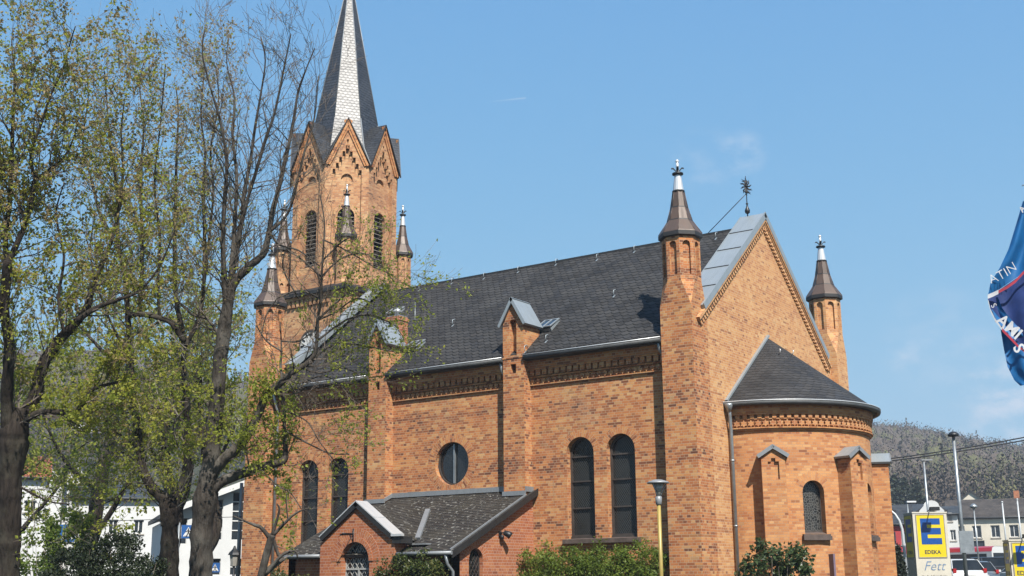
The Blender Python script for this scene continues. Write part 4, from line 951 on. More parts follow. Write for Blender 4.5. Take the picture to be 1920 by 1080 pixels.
TREES = {'A':[[(-9.581,-15.327,0.682,0.2832),(-9.377,-15.519,1.826,0.2634),(-9.193,-15.726,2.969,0.2503),(-9.042,-15.888,3.883,0.2568),(-8.868,-16.002,4.683,0.2898),(-8.735,-16.043,5.14,0.2371),(-8.645,-16.064,5.425,0.0856)],[(-8.827,-15.939,4.568,0.1778),(-8.676,-15.985,5.082,0.1646),(-8.496,-15.95,5.389,0.1515),(-8.323,-15.906,5.651,0.1383),(-8.152,-15.938,6.165,0.1251),(-7.987,-15.924,6.506,0.1185),(-7.604,-15.808,7.018,0.1087),(-7.321,-15.695,7.301,0.0955),(-7.053,-15.602,7.619,0.0724),(-6.923,-15.618,7.984,0.0626),(-6.722,-15.612,8.44,0.0527),(-6.381,-15.576,9.123,0.0428),(-6.138,-15.607,9.808,0.0329),(-5.909,-15.716,10.722,0.0263),(-5.796,-15.905,11.637,0.0165),(-5.613,-16.012,12.437,0.0118)],[(-7.324,-15.69,7.278,0.0659),(-6.947,-15.508,7.549,0.0527),(-6.515,-15.261,7.728,0.0395),(-6.101,-15.03,7.918,0.0296),(-5.66,-14.874,8.429,0.0231),(-5.255,-14.826,9.226,0.0132)],[(-8.924,-16.007,4.569,0.1778),(-8.888,-16.132,5.084,0.1581),(-8.839,-16.256,5.622,0.1317),(-8.77,-16.328,6.034,0.1185),(-8.629,-16.438,6.742,0.112),(-8.627,-16.637,7.429,0.1054),(-8.506,-16.72,8.001,0.1021),(-8.411,-16.787,8.458,0.0955)],[(-8.411,-16.787,8.458,0.0659),(-8.377,-16.931,9.03,0.0593),(-8.184,-17.031,9.83,0.0527),(-8.014,-17.18,10.744,0.0461),(-7.836,-17.358,11.773,0.0362),(-7.675,-17.513,12.687,0.0263),(-7.634,-17.685,13.374,0.0132),(-7.546,-17.744,13.785,0.0118)],[(-8.403,-16.798,8.515,0.0757),(-8.136,-16.763,9.027,0.0659),(-7.961,-16.742,9.369,0.0593),(-7.762,-16.771,9.94,0.056),(-7.655,-16.797,10.282,0.056),(-7.5,-16.729,10.418,0.0461),(-7.172,-16.578,10.678,0.0362),(-6.986,-16.512,10.893,0.0263),(-6.8,-16.486,11.247,0.0165),(-6.638,-16.507,11.703,0.0118)],[(-7.655,-16.797,10.282,0.0428),(-7.65,-16.96,10.855,0.0329),(-7.403,-16.956,11.425,0.0296),(-7.111,-16.953,12.109,0.0263),(-6.806,-16.909,12.678,0.0198),(-6.589,-16.925,13.248,0.0132),(-6.47,-16.926,13.534,0.0118)],[(-7.961,-16.742,9.369,0.0395),(-8.052,-16.972,9.943,0.0296),(-8.195,-17.173,10.288,0.0231),(-8.452,-17.418,10.52,0.0165),(-8.643,-17.751,11.209,0.0118)],[(-8.6,-15.949,5.139,0.0856),(-8.334,-15.814,5.308,0.0724),(-8.041,-15.617,5.327,0.0593),(-7.653,-15.35,5.335,0.0527),(-7.42,-15.269,5.607,0.0461),(-7.246,-15.207,5.811,0.0395),(-6.742,-14.9,5.955,0.0263),(-6.347,-14.643,6.008,0.0132)],[(-8.898,-15.748,3.745,0.0296),(-8.413,-15.317,3.419,0.0198),(-8.017,-15.022,3.346,0.0118)],[(-8.627,-16.637,7.429,0.0527),(-8.944,-16.958,7.776,0.0395),(-9.135,-17.291,8.465,0.0263)],[(-7.604,-15.808,7.018,0.0395),(-7.593,-16.018,7.762,0.0329),(-7.364,-16.126,8.676,0.0263),(-7.377,-16.403,9.592,0.0198),(-7.133,-16.434,10.277,0.0118)]],'B':[[(-11.541,-9.107,0.44,0.2835),(-11.339,-9.376,1.838,0.2501),(-11.178,-9.591,2.956,0.2334),(-11.064,-9.695,3.585,0.1917),(-11.025,-9.771,3.934,0.1)],[(-11.195,-9.664,3.166,0.1834),(-11.175,-9.834,3.796,0.1501),(-11.396,-10.09,4.148,0.1292),(-11.526,-10.324,4.639,0.1167),(-11.526,-10.467,5.129,0.1042),(-11.486,-10.664,5.899,0.0959),(-11.466,-10.834,6.528,0.0875),(-11.382,-11.041,7.437,0.0792),(-11.292,-11.305,8.556,0.0709),(-11.2,-11.548,9.605,0.0625),(-11.222,-11.829,10.515,0.0542),(-11.105,-12.034,11.493,0.0459),(-11.031,-12.228,12.333,0.0417),(-11.02,-12.506,13.312,0.0292),(-10.937,-12.735,14.291,0.0167),(-10.875,-12.937,15.13,0.0144)],[(-11.089,-9.59,3.165,0.1834),(-10.939,-9.67,3.793,0.1417),(-10.658,-9.638,4.35,0.1167),(-10.495,-9.688,4.908,0.1084),(-10.374,-9.849,5.747,0.0959),(-10.276,-10.027,6.586,0.0875),(-10.214,-10.229,7.425,0.0792),(-10.093,-10.39,8.263,0.0709),(-10.109,-10.728,9.383,0.0584),(-9.931,-11.013,10.781,0.0542),(-9.686,-11.292,12.318,0.0459),(-9.481,-11.517,13.576,0.0333),(-9.284,-11.708,14.694,0.0208),(-9.222,-11.91,15.533,0.0144)],[(-11.252,-11.311,8.668,0.0792),(-10.918,-11.086,8.692,0.075),(-10.578,-10.821,8.591,0.075),(-10.339,-10.614,8.448,0.075),(-10.134,-10.336,7.984,0.075)],[(-11.012,-11.152,8.693,0.0584),(-10.824,-11.307,9.671,0.0542),(-10.642,-11.549,10.929,0.05),(-10.525,-11.753,11.907,0.0459),(-10.36,-11.925,12.885,0.0375),(-10.172,-12.08,13.863,0.025),(-10.125,-12.334,14.842,0.0167),(-9.922,-12.413,15.596,0.0144)],[(-10.58,-10.818,8.577,0.0417),(-10.51,-11.007,9.388,0.0375),(-10.282,-11.216,10.645,0.0333),(-10.198,-11.567,12.044,0.025),(-9.878,-11.753,13.44,0.0167),(-9.539,-11.967,14.976,0.0144)],[(-10.13,-10.293,7.844,0.0667),(-9.734,-10.222,8.54,0.0625),(-9.495,-10.301,9.377,0.0542),(-9.27,-10.553,10.774,0.05),(-9.112,-10.812,12.032,0.0459),(-8.924,-10.967,13.01,0.0333),(-8.857,-11.247,14.129,0.025),(-8.593,-11.432,15.386,0.0144)],[(-9.495,-10.301,9.377,0.0417),(-9.196,-10.461,10.634,0.0375),(-8.92,-10.637,11.89,0.0292),(-8.818,-10.893,13.009,0.025),(-8.46,-11.011,14.265,0.0167),(-8.377,-11.241,15.244,0.0144)],[(-11.222,-11.829,10.515,0.05),(-11.499,-12.226,11.218,0.0417),(-11.57,-12.562,12.198,0.0333),(-11.63,-12.889,13.179,0.025),(-11.33,-13.049,14.435,0.0144),(-11.268,-13.251,15.274,0.0144)],[(-11.382,-11.041,7.437,0.0375),(-11.627,-11.457,8.28,0.0333),(-11.801,-11.823,9.121,0.025),(-11.876,-12.202,10.242,0.0208),(-11.597,-12.335,11.359,0.0144)],[(-11.486,-10.664,5.899,0.0292),(-11.638,-10.892,6.32,0.025),(-11.94,-11.041,6.113,0.0167),(-12.285,-11.179,5.767,0.0144)],[(-10.374,-9.849,5.747,0.0417),(-10.714,-10.209,6.17,0.0333),(-11.094,-10.493,6.244,0.0333),(-11.422,-10.701,6.178,0.025),(-11.887,-10.991,6.071,0.0144)],[(-10.957,-10.316,5.963,0.0292),(-10.869,-10.194,5.752,0.0292),(-10.952,-10.108,5.263,0.0208),(-11.148,-10.11,4.803,0.0144)],[(-11.526,-10.324,4.639,0.0333),(-11.855,-10.675,5.063,0.025),(-12.278,-10.949,4.997,0.0167),(-12.751,-11.155,4.582,0.0144)],[(-11.526,-10.467,5.129,0.0333),(-11.902,-10.851,5.553,0.025),(-12.315,-11.138,5.557,0.0167),(-12.838,-11.399,5.213,0.0144)],[(-11.396,-10.09,4.148,0.025),(-11.789,-10.404,4.292,0.0208),(-12.262,-10.611,3.877,0.0144),(-12.705,-10.858,3.672,0.0144)]],'C':[[(-7.65,-11.456,0.574,0.3133),(-7.473,-11.692,1.803,0.2663),(-7.311,-11.867,2.785,0.2545),(-7.114,-11.981,3.644,0.2663),(-6.971,-12.025,4.134,0.2115),(-6.82,-12.1,4.748,0.1919),(-6.652,-12.199,5.484,0.1762),(-6.465,-12.32,6.343,0.1645),(-6.258,-12.428,7.202,0.1527),(-6.108,-12.503,7.816,0.1488),(-5.957,-12.578,8.429,0.1331)],[(-5.966,-12.566,8.368,0.1018),(-5.803,-12.614,8.919,0.0705),(-5.649,-12.651,9.41,0.0587),(-5.45,-12.728,10.146,0.0509),(-5.348,-12.8,10.637,0.047),(-5.117,-12.856,11.372,0.0392),(-4.928,-12.939,12.108,0.0313),(-4.679,-13.018,12.967,0.0235),(-4.49,-13.102,13.703,0.0157),(-4.495,-13.264,14.244,0.0126)],[(-5.971,-12.559,8.331,0.1175),(-5.769,-12.512,8.648,0.1057),(-5.492,-12.398,8.916,0.094),(-5.289,-12.311,9.099,0.0861),(-5.138,-12.259,9.281,0.0744),(-4.993,-12.284,9.71,0.0666),(-4.85,-12.328,10.201,0.0627),(-4.626,-12.353,10.814,0.0509),(-4.356,-12.398,11.61,0.0431),(-4.125,-12.453,12.346,0.0352),(-3.953,-12.513,12.959,0.0274),(-3.692,-12.504,13.547,0.0157),(-3.473,-12.481,13.987,0.0126)],[(-5.649,-12.651,9.41,0.047),(-5.38,-12.715,10.268,0.0392),(-5.087,-12.727,11.003,0.0392),(-4.759,-12.743,11.836,0.0352),(-4.51,-12.739,12.411,0.0313),(-4.229,-12.798,13.282,0.0235),(-3.942,-12.865,14.189,0.0126)],[(-6.09,-12.526,7.938,0.0783),(-6.025,-12.697,8.676,0.0666),(-5.922,-12.876,9.536,0.0548),(-5.767,-13.02,10.395,0.047),(-5.601,-13.156,11.254,0.0392),(-5.581,-13.394,12.115,0.0313),(-5.664,-13.703,12.977,0.0235),(-5.713,-13.953,13.716,0.0157),(-5.584,-14.021,14.256,0.0126)],[(-5.966,-12.566,8.368,0.0705),(-5.788,-12.676,9.165,0.0587),(-5.64,-12.789,9.902,0.047),(-5.44,-12.972,11.007,0.0392),(-5.381,-13.219,11.99,0.0313),(-5.215,-13.355,12.849,0.0235),(-5.247,-13.629,13.711,0.0126),(-5.092,-13.729,14.423,0.0126)],[(-4.993,-12.284,9.71,0.0392),(-4.568,-12.115,10.136,0.0313),(-4.237,-12.136,10.994,0.0313),(-3.975,-12.169,11.729,0.0235),(-3.731,-12.179,12.342,0.0196),(-3.506,-12.31,13.323,0.0126)],[(-7.113,-11.962,3.582,0.1331),(-6.816,-11.853,3.911,0.1292),(-6.478,-11.672,4.092,0.1214),(-6.15,-11.479,4.212,0.1136),(-5.93,-11.352,4.296,0.1057),(-5.617,-11.159,4.379,0.0979),(-5.449,-11.067,4.463,0.0861),(-5.388,-11.086,4.671,0.0627),(-5.343,-11.188,5.126,0.047),(-5.257,-11.344,5.863,0.0431),(-5.205,-11.455,6.367,0.0352),(-5.194,-11.533,6.662,0.0313),(-5.118,-11.592,7.042,0.0235),(-5.047,-11.729,7.681,0.0126)],[(-6.929,-11.997,4.134,0.1488),(-6.631,-11.89,4.475,0.1331),(-6.393,-11.785,4.682,0.1214),(-6.093,-11.681,5.035,0.1096),(-5.832,-11.629,5.476,0.0979),(-5.617,-11.601,5.891,0.0901),(-5.325,-11.484,6.184,0.0822),(-5.051,-11.366,6.427,0.0744),(-4.823,-11.25,6.572,0.0666),(-4.63,-11.148,6.681,0.0548)],[(-4.823,-11.25,6.572,0.0548),(-4.545,-11.136,6.84,0.0509),(-4.433,-11.159,7.183,0.0431),(-4.342,-11.239,7.674,0.0392),(-4.209,-11.29,8.165,0.0352),(-4.127,-11.377,8.656,0.0274),(-4.008,-11.473,9.269,0.0235),(-3.898,-11.577,9.883,0.0157),(-3.893,-11.753,10.498,0.0126)],[(-4.63,-11.148,6.681,0.0431),(-4.315,-11.022,6.997,0.0313),(-3.96,-10.822,7.153,0.0235),(-3.652,-10.644,7.273,0.0126)],[(-4.342,-11.239,7.674,0.0274),(-3.815,-11.016,8.16,0.0235),(-3.361,-10.779,8.426,0.0157),(-2.938,-10.46,8.336,0.0126)],[(-4.127,-11.377,8.656,0.0235),(-3.682,-11.193,9.082,0.0196),(-3.151,-10.849,9.162,0.0157),(-2.742,-10.384,8.543,0.0126)],[(-4.433,-11.159,7.183,0.0274),(-3.782,-10.849,7.668,0.0235),(-3.249,-10.507,7.761,0.0196),(-2.792,-10.107,7.473,0.0126)],[(-5.203,-11.479,6.453,0.0235),(-4.928,-11.215,6.204,0.0196),(-4.383,-10.89,6.383,0.0157),(-3.909,-10.427,5.923,0.0126)],[(-5.343,-11.188,5.126,0.0235),(-5.015,-10.888,4.877,0.0196),(-4.557,-10.49,4.601,0.0126),(-4.176,-10.218,4.572,0.0126)],[(-5.296,-11.292,5.593,0.0196),(-4.896,-10.942,5.343,0.0157),(-4.708,-10.667,4.849,0.0126),(-4.382,-10.26,4.23,0.0126)],[(-5.958,-11.357,4.247,0.0235),(-5.679,-11.055,3.875,0.0157),(-5.446,-10.839,3.688,0.0126),(-5.292,-10.624,3.317,0.0126)],[(-6.151,-11.477,4.2,0.0196),(-6.174,-11.615,4.618,0.0196),(-6.145,-11.738,5.11,0.0157),(-6.278,-11.939,5.48,0.0126)],[(-6.652,-12.199,5.484,0.047),(-6.89,-12.49,5.917,0.0352),(-7.246,-12.648,5.613,0.0274),(-7.506,-12.721,5.247,0.0157),(-7.473,-12.555,4.755,0.0126)],[(-6.258,-12.428,7.202,0.047),(-6.478,-12.724,7.696,0.0352),(-6.771,-12.964,7.823,0.0274),(-7.029,-13.252,8.194,0.0157)],[(-4.993,-12.284,9.71,0.0313),(-4.83,-12.081,9.401,0.0235),(-4.485,-11.805,9.275,0.0196),(-4.123,-11.446,8.902,0.0126)],[(-4.127,-11.377,8.656,0.0253),(-4.416,-11.686,9.028,0.0189),(-4.692,-11.949,9.277,0.0126)],[(-4.209,-11.29,8.165,0.0253),(-4.618,-11.628,8.353,0.0189),(-5.059,-11.881,8.174,0.0126)],[(-4.331,-11.231,7.674,0.0253),(-3.963,-11.029,7.854,0.0189),(-3.524,-10.814,8.157,0.0189),(-3.21,-10.559,8.031,0.0126)],[(-4.064,-11.441,9.024,0.0189),(-3.629,-11.263,9.45,0.0189),(-3.312,-11.097,9.631,0.0126)],[(-3.972,-11.521,9.515,0.0189),(-3.552,-11.156,9.265,0.0189),(-3.086,-10.725,8.891,0.0126),(-2.75,-10.437,8.703,0.0126)],[(-3.96,-10.822,7.153,0.0189),(-3.456,-10.443,7.05,0.0189),(-2.955,-10.058,6.921,0.0126)],[(-4.823,-11.25,6.572,0.0253),(-4.477,-10.974,6.445,0.0189),(-4.045,-10.709,6.564,0.0189),(-3.752,-10.469,6.438,0.0126)],[(-5.118,-11.635,7.19,0.0189),(-4.786,-11.404,7.187,0.0189),(-4.439,-11.235,7.429,0.0126)],[(-5.132,-11.573,6.944,0.0189),(-5.408,-11.837,7.193,0.0189),(-5.562,-12.052,7.564,0.0126)],[(-4.644,-11.593,8.169,0.0189),(-4.849,-11.951,8.909,0.0189),(-4.605,-11.96,9.522,0.0126)],[(-5.059,-11.881,8.174,0.0189),(-5.319,-11.955,7.807,0.0126),(-5.494,-11.932,7.317,0.0126)]],'D':[[(-3.533,-13.647,0.706,0.1019),(-3.336,-13.727,1.447,0.0862),(-3.197,-13.786,1.975,0.0784),(-3.05,-13.801,2.377,0.0706),(-2.967,-13.802,2.577,0.0706)],[(-3.029,-13.829,2.525,0.047),(-3.135,-13.959,2.717,0.0353),(-3.235,-14.044,2.771,0.0314),(-3.385,-14.17,2.847,0.0196),(-3.567,-14.327,2.955,0.0118)],[(-2.978,-13.806,2.567,0.0353),(-2.87,-13.805,2.82,0.0274),(-2.778,-13.819,3.084,0.0235),(-2.807,-13.87,3.191,0.0118)],[(-2.962,-13.792,2.556,0.0392),(-2.665,-13.679,2.871,0.0274),(-2.464,-13.585,3.028,0.0196),(-2.274,-13.475,3.1,0.0118)],[(-2.667,-13.677,2.86,0.0157),(-2.646,-13.758,3.189,0.0118),(-2.607,-13.793,3.401,0.0109)],[(-3.513,-13.819,1.342,0.0706),(-3.28,-13.766,1.711,0.0627),(-3.049,-13.676,1.952,0.0627),(-2.827,-13.572,2.12,0.051)],[(-3.198,-13.73,1.784,0.0431),(-2.875,-13.617,2.163,0.0353),(-2.639,-13.478,2.245,0.0274),(-2.613,-13.422,2.118,0.0157)],[(-2.967,-13.802,2.577,0.0314),(-2.946,-13.704,2.291,0.0353),(-2.915,-13.636,2.131,0.0314)]]}
random.seed(11)
def px_of(p): q = p - GC; return 960 + q.dot(VR) / q.dot(VF) * 2295.8 * 1.028
def lm_a(p):
    h = (p.z - 3) / 9.
    if p.z < 4.8 and px_of(p) < 170: return (2., .075, 2)
    return (6.8 + 5.0 * (h < .4), .082, 1 if random.random() < h * .45 else (0 if random.random() < .75 else 2))
guided_tree(TREES['A'], 'leafing_tree', 'massive dark-trunked tree at the far left edge, forking low into two leafy stems', None, BARK_D, TWIG, [L_OLIVE, L_BUD, L_FRESH], dict(len=1.25, lvl=2, nc=(3.4, 4.0), trop=.10, leaf_lvl=1, spread=.09), lm_a, .35, .17)
def lm_b(p):
    h = (p.z - 3) / 11.
    if p.z < 5.4: return (4.2, .075, random.choice((0, 2)))
    return (3.6 + 3.4 * (h < .35), .08, 1 if random.random() < .15 + h * .5 else (0 if random.random() < .7 else 2))
guided_tree(TREES['B'], 'leafing_tree', 'tree with upright pale shoots rising from an arching limb, beside the bare grey-barked tree', None, BARK_D, TWIG_G, [L_OLIVE, L_BUD, L_FRESH], dict(len=1.25, lvl=2, nc=(3.3, 3.8), trop=.13, leaf_lvl=1, spread=.09), lm_b, .22, .185)
def lm_c(p):
    if 548 < px_of(p) < 606 and p.z < 10.6: return (.7, .065, 2)
    if px_of(p) > 540 and p.z > 8.6: return (2.2 if p.z < 10.4 else .6, .07, 2 if random.random() < .85 else 0)
    if px_of(p) > 540: return (3.6 if p.z > 4.6 else 2.6, .075, 2 if random.random() < .85 else 0) if p.z < 10.6 else (1., .05, 1)
    h = (p.z - 3) / 9.
    if h > .42: return (1.0, .045, 1)
    return (8, .08, 2 if random.random() < .8 else 0)
guided_tree(TREES['C'], 'bare_tree', 'grey-barked tree in front of the church corner, its bare upper stems fanning towards the tower', None, BARK, TWIG, [L_OLIVE, L_BUD, L_FRESH], dict(len=1.0, lvl=2, nc=(3.3, 3.6), trop=.09, leaf_lvl=1, spread=.10, wob=.2), lm_c, .12, .19)
guided_tree(TREES['D'], 'pollarded_tree', 'small cut-back tree with stubby pale branches in front of the porch', None, BARK, TWIG_G, [L_FRESH], dict(len=.22, lvl=0, nc=(1,), trop=.1, spread=.05), lambda p: (.4, .05, 0), .2, .4)
def free_tree(x, y, h, cr, name, label, seed, leafs, lm, group=None, bark=None, tw=None, zc=.3, prm=None, nl=9):
    random.seed(seed); z0 = gh(x, y); limbs = []; p = Vector((x, y, z0)); r0 = h * .022; L = []
    for i in range(7):
        t = i / 6; L.append((p.x, p.y, p.z, r0 * (1.15 - t * .85))); p = p + Vector((random.gauss(0, .02) * h, random.gauss(0, .02) * h, h * .75 / 6))
    limbs.append(L)
    for k in range(nl):
        t = zc + (1 - zc) * (k + .5) / nl; i = min(5, int(t * 6)); q = Vector(L[i][:3]).lerp(Vector(L[i + 1][:3]), t * 6 - i); a = k * 2.4 + random.uniform(-.4, .4); ln = cr * (1.15 - .5 * t) * random.uniform(.8, 1.15); M = []
        d = Vector((math.cos(a), math.sin(a), random.uniform(.25, .9))).normalized(); r = r0 * .45 * (1.1 - t * .6)
        for s_ in range(6):
            M.append((q.x, q.y, q.z, max(.01, r * (1 - s_ / 6.5)))); d = (d + Z * .16 + rnd_dir() * .15).normalized(); q = q + d * ln / 5
        limbs.append(M)
    return guided_tree(limbs, name, label, group, bark or BARK_D, tw or TWIG, leafs, prm or dict(len=1.7, lvl=2, nc=(3., 3.), trop=.05, leaf_lvl=1, spread=.2, rmin=.006), lm, .0, .42)
GB = 'green trees behind the big bare ones'
for k, (px, D_, h, cr, lab) in enumerate([(175, 52, 15.5, 4.6, 'green-leaved tree behind the forked tree and its neighbour'), (374, 56, 14.5, 4.2, 'green-leaved tree close behind the bare grey-barked one'), (14, 60, 14.5, 4.6, 'green-leaved tree behind the massive trunk at the left edge'), (295, 58, 16, 4.4, 'green-leaved tree behind the arching limb and upright shoots')]):
    q = polar(px, D_)
    free_tree(q.x, q.y, h, cr, 'green_tree', lab, 40 + k, [L_OLIVE, L_GREEN, L_FRESH], lambda p: (6.5, .16, random.choice((0, 0, 1, 2, 2))), GB, zc=(.22, .5, .22, .3)[k])
def shrub(x0, x1, y0, y1, z0, z1, n, size, name, label, cat, mat, seed, shape='round', stems=14, spread=.0):
    """leafy shrub: stems fanning out with leaves crowding their ends"""
    random.seed(seed); cx, cy = (x0 + x1) / 2, (y0 + y1) / 2; root = thing(name, label, cat, (cx, cy, z0)); sb, lv = MB(), Leaves()
    for k in range(stems):
        a, b, c = random.uniform(-.8, .8), random.uniform(-.8, .8), random.uniform(.55, 1.)
        p = Vector((cx + a * (x1 - x0) / 2, cy + b * (y1 - y0) / 2, z0 + (z1 - z0) * c * (1 - .25 * (a * a + b * b)))); o = Vector((cx + a * (x1 - x0) * .3, cy + b * (y1 - y0) * .3, z0)); sb.tube([o, o.lerp(p, .5) + rnd_dir() * .08, p], [.02, .012, .005], 4)
    cl = []
    for k in range(max(8, n // 55)):
        a, b = random.uniform(-1, 1), random.uniform(-1, 1); c = random.random() ** .6
        if shape == 'round' and a * a + b * b + (max(0, c - .35) / .65) ** 2 > 1.05: continue
        top = (z1 - z0) * (.90 + .30 * noise.noise(Vector((a * 4.5 + seed, b * 3, 0)))) if shape == 'hedge' else (z1 - z0)
        cl.append((Vector((cx + a * (x1 - x0) / 2, cy + b * (y1 - y0) / 2, z0 + c * top)), random.uniform(.12, .26)))
    for k in range(n):
        c, s_ = random.choice(cl); lv.add(c + rnd_dir() * s_ * random.random() ** .5 * (1 + spread), size)
    sb.build('stems', TWIG, root); lv.build('foliage', [mat], root); return root
shrub(-6.0, -1.15, -.95, -.05, 0, 2.62, 26000, .078, 'climbing_shrub', 'bright green leafy shrub trained along the wall under the paired arched windows', 'shrub', L_GREEN, 3, 'hedge', 30, .3)
shrub(-7.75, -5.95, -4.75, -4.1, 0, 2.3, 7000, .085, 'climbing_shrub', 'bronze-green leafy climber on the porch front under its slate roof', 'shrub', L_IVY, 4, 'hedge', 14, .3)
shrub(-8.5, -7.6, -5.0, -4.45, 0, 2.0, 900, .08, 'climbing_shrub', 'low thin climber beside the latticed porch door', 'shrub', L_IVY, 8, 'hedge', 8, .4)
shrub(-12.4, -10.3, -5.6, -4.6, 0, 2.05, 2200, .085, 'garden_shrub', 'dark shaded shrub left of the porch gable, behind the cut-back tree', 'shrub', L_IVY, 5, 'round', 12, .4)

# ---------------------------------------------------------------- street furniture, houses, vehicles
def pvec(t): return Vector(t)
def text_mesh(s, size, depth, font_shear=0., bold=0.):
    """lettering as a flat mesh: list of (verts, faces) in its own x-y plane, origin at its centre"""
    c = bpy.data.curves.new('lettering', 'FONT'); c.body = s; c.size = size; c.align_x = 'CENTER'; c.align_y = 'CENTER'; c.extrude = 0; c.shear = font_shear; c.offset = bold; c.resolution_u = 3
    o = bpy.data.objects.new('lettering', c); COL.objects.link(o); dg = bpy.context.evaluated_depsgraph_get(); dg.update()
    me = bpy.data.meshes.new_from_object(o.evaluated_get(dg)); V = [v.co.copy() for v in me.vertices]; Fc = [tuple(p.vertices) for p in me.polygons]
    bpy.data.objects.remove(o); bpy.data.curves.remove(c); bpy.data.meshes.remove(me); return V, Fc
def put_text(mb, s, size, o, u, v, m=0, **k):
    V, Fc = text_mesh(s, size, 0, **k)
    for f in Fc: mb.face([o + u * V[i].x + v * V[i].y for i in f], m)
YELLOW_P = plain('ochre_paint', (.47, .345, .09), .45, .1, .08, 3)
LAMP_HEAD = plain('lamp_housing', (.34, .35, .36), .45, .2, .1, 3)
CLEAR = plain('lamp_glass', (.40, .38, .34), .15, 0, .1, 3)
# yellow-posted street lamp before the corner turret
lx, ly = .86, -4.28; lp = thing('street_lamp', 'street lamp with ochre-yellow post and flat grey disc head, before the corner turret', 'street lamp', (lx, ly, 0))
m = MB(); m.tube([(lx, ly, 0), (lx, ly, 3.50)], [.052, .048], 14); m.lathe((lx, ly, 0), [(.10, 0), (.10, .5), (.062, .55)], 14); m.build('post', YELLOW_P, lp)
m = MB(); m.lathe((lx, ly, 3.44), [(.05, 0), (.075, .02), (.085, .2), (.06, .22)], 14); m.build('collar', LAMP_HEAD, lp)
m = MB()
for i in range(3):
    a = .4 + 2 * PI * i / 3; d = Vector((math.cos(a), math.sin(a), 0)); o = Vector((lx, ly, 3.64)); m.tube([o + d * .05, o + d * .10 + Z * .14, o + d * .21 + Z * .34], .014, 6)
m.build('arm', LAMP_HEAD, lp)
m = MB(); m.lathe((lx, ly, 3.65), [(.055, 0), (.085, .15), (.16, .33)], 16, 0, True, 0, True, True); m.build('diffuser', CLEAR, lp)
m = MB(); m.lathe((lx, ly, 3.98), [(.12, 0), (.275, -.005), (.285, .015), (.26, .04), (.10, .09), (.0, .10)], 24); m.build('lamp_shade', LAMP_HEAD, lp)
# plants on the sunny side
shrub(.75, 3.15, -.6, .9, 0, 2.62, 5200, .125, 'garden_shrub', 'loose dark-leaved shrub at the foot of the apse beside its downpipe', 'shrub', L_GLOSS, 6, 'round', 22, .7)
def conifer(x, y, h, wd, name, label, seed, group=None, base=None, n=2600, mat=None, size=.22):
    random.seed(seed); z0 = gh(x, y) if base is None else base; r = thing(name, label, 'conifer', (x, y, z0), group); t, lv = MB(), Leaves()
    t.tube([(x, y, z0), (x + .1, y, z0 + h * .97)], [h * .018, .02], 8); k = h * .08
    while k < h * .97:
        f = 1 - k / h; nb = 7
        for i in range(nb):
            a = random.uniform(0, 2 * PI); L = wd * (f ** .8) * random.uniform(.65, 1.1); d = Vector((math.cos(a), math.sin(a), random.uniform(-.28, .05))); p = Vector((x, y, z0 + k)); t.tube([p, p + d * L], [.03 * f + .01, .006], 3, 0, False, False)
            for q in range(max(3, int(n * f / (h * 9)))):
                s_ = random.random() ** .7; lv.add(p + d * (L * s_) + rnd_dir() * (.10 + .16 * wd * .25 * s_) - Z * .1 * s_, size, 0, .5)
        k += h * .024
    t.build('trunk', BARK_D, r); lv.build('crown', [mat or L_DARK], r); return r
L_CONIF = leaf_mat('leaf_conifer', (.014, .022, .014), (.028, .04, .022), (.05, .062, .03), .1)
q = (1.206, 13.115, 1.690); conifer(q[0], q[1], 2.75, .55, 'conifer_bush', 'dark green columnar conifer just right of the apse', 21, None, gh(q[0], q[1]), 2600, L_CONIF, .10)
for k_, (px, py, D_, h_, wd_, lb) in enumerate([(1690, 888, 205, 17, 4.6, 'tall broad spruce beyond the roofs nearest the apse, biggest of three'), (1708, 893, 208, 15.5, 3.6, 'middle spruce of the three beyond the roofs'), (1731, 895, 203, 15, 3.0, 'slender spruce beyond the roofs, farthest from the apse')]):
    b = polar(px, D_); conifer(b.x, b.y, hz(py, D_, px) - gh(b.x, b.y), wd_, 'spruce', lb, 30 + k_, 'spruces beyond the roofs', None, 3200, L_CONIF, .75)
# hedge masses lower left
b = (-7.533, -14.237, 1.806); shrub(b[0] - 1.9, b[0] + 1.9, b[1] - 1.5, b[1] + 1.5, 0, 2.62, 22000, .07, 'yew_bush', 'wide dark evergreen bush between the two big trunks on the left', 'shrub', L_DARK, 9, 'round', 26, .25)
b = (-18.110, -7.829, 1.902); shrub(b[0] - 1.6, b[0] + 1.6, b[1] - 1.4, b[1] + 1.4, 0, 4.1, 5200, .12, 'garden_shrub', 'tall olive-green shrub behind the dark evergreen bush', 'shrub', L_GREEN, 10, 'round', 24, .6)
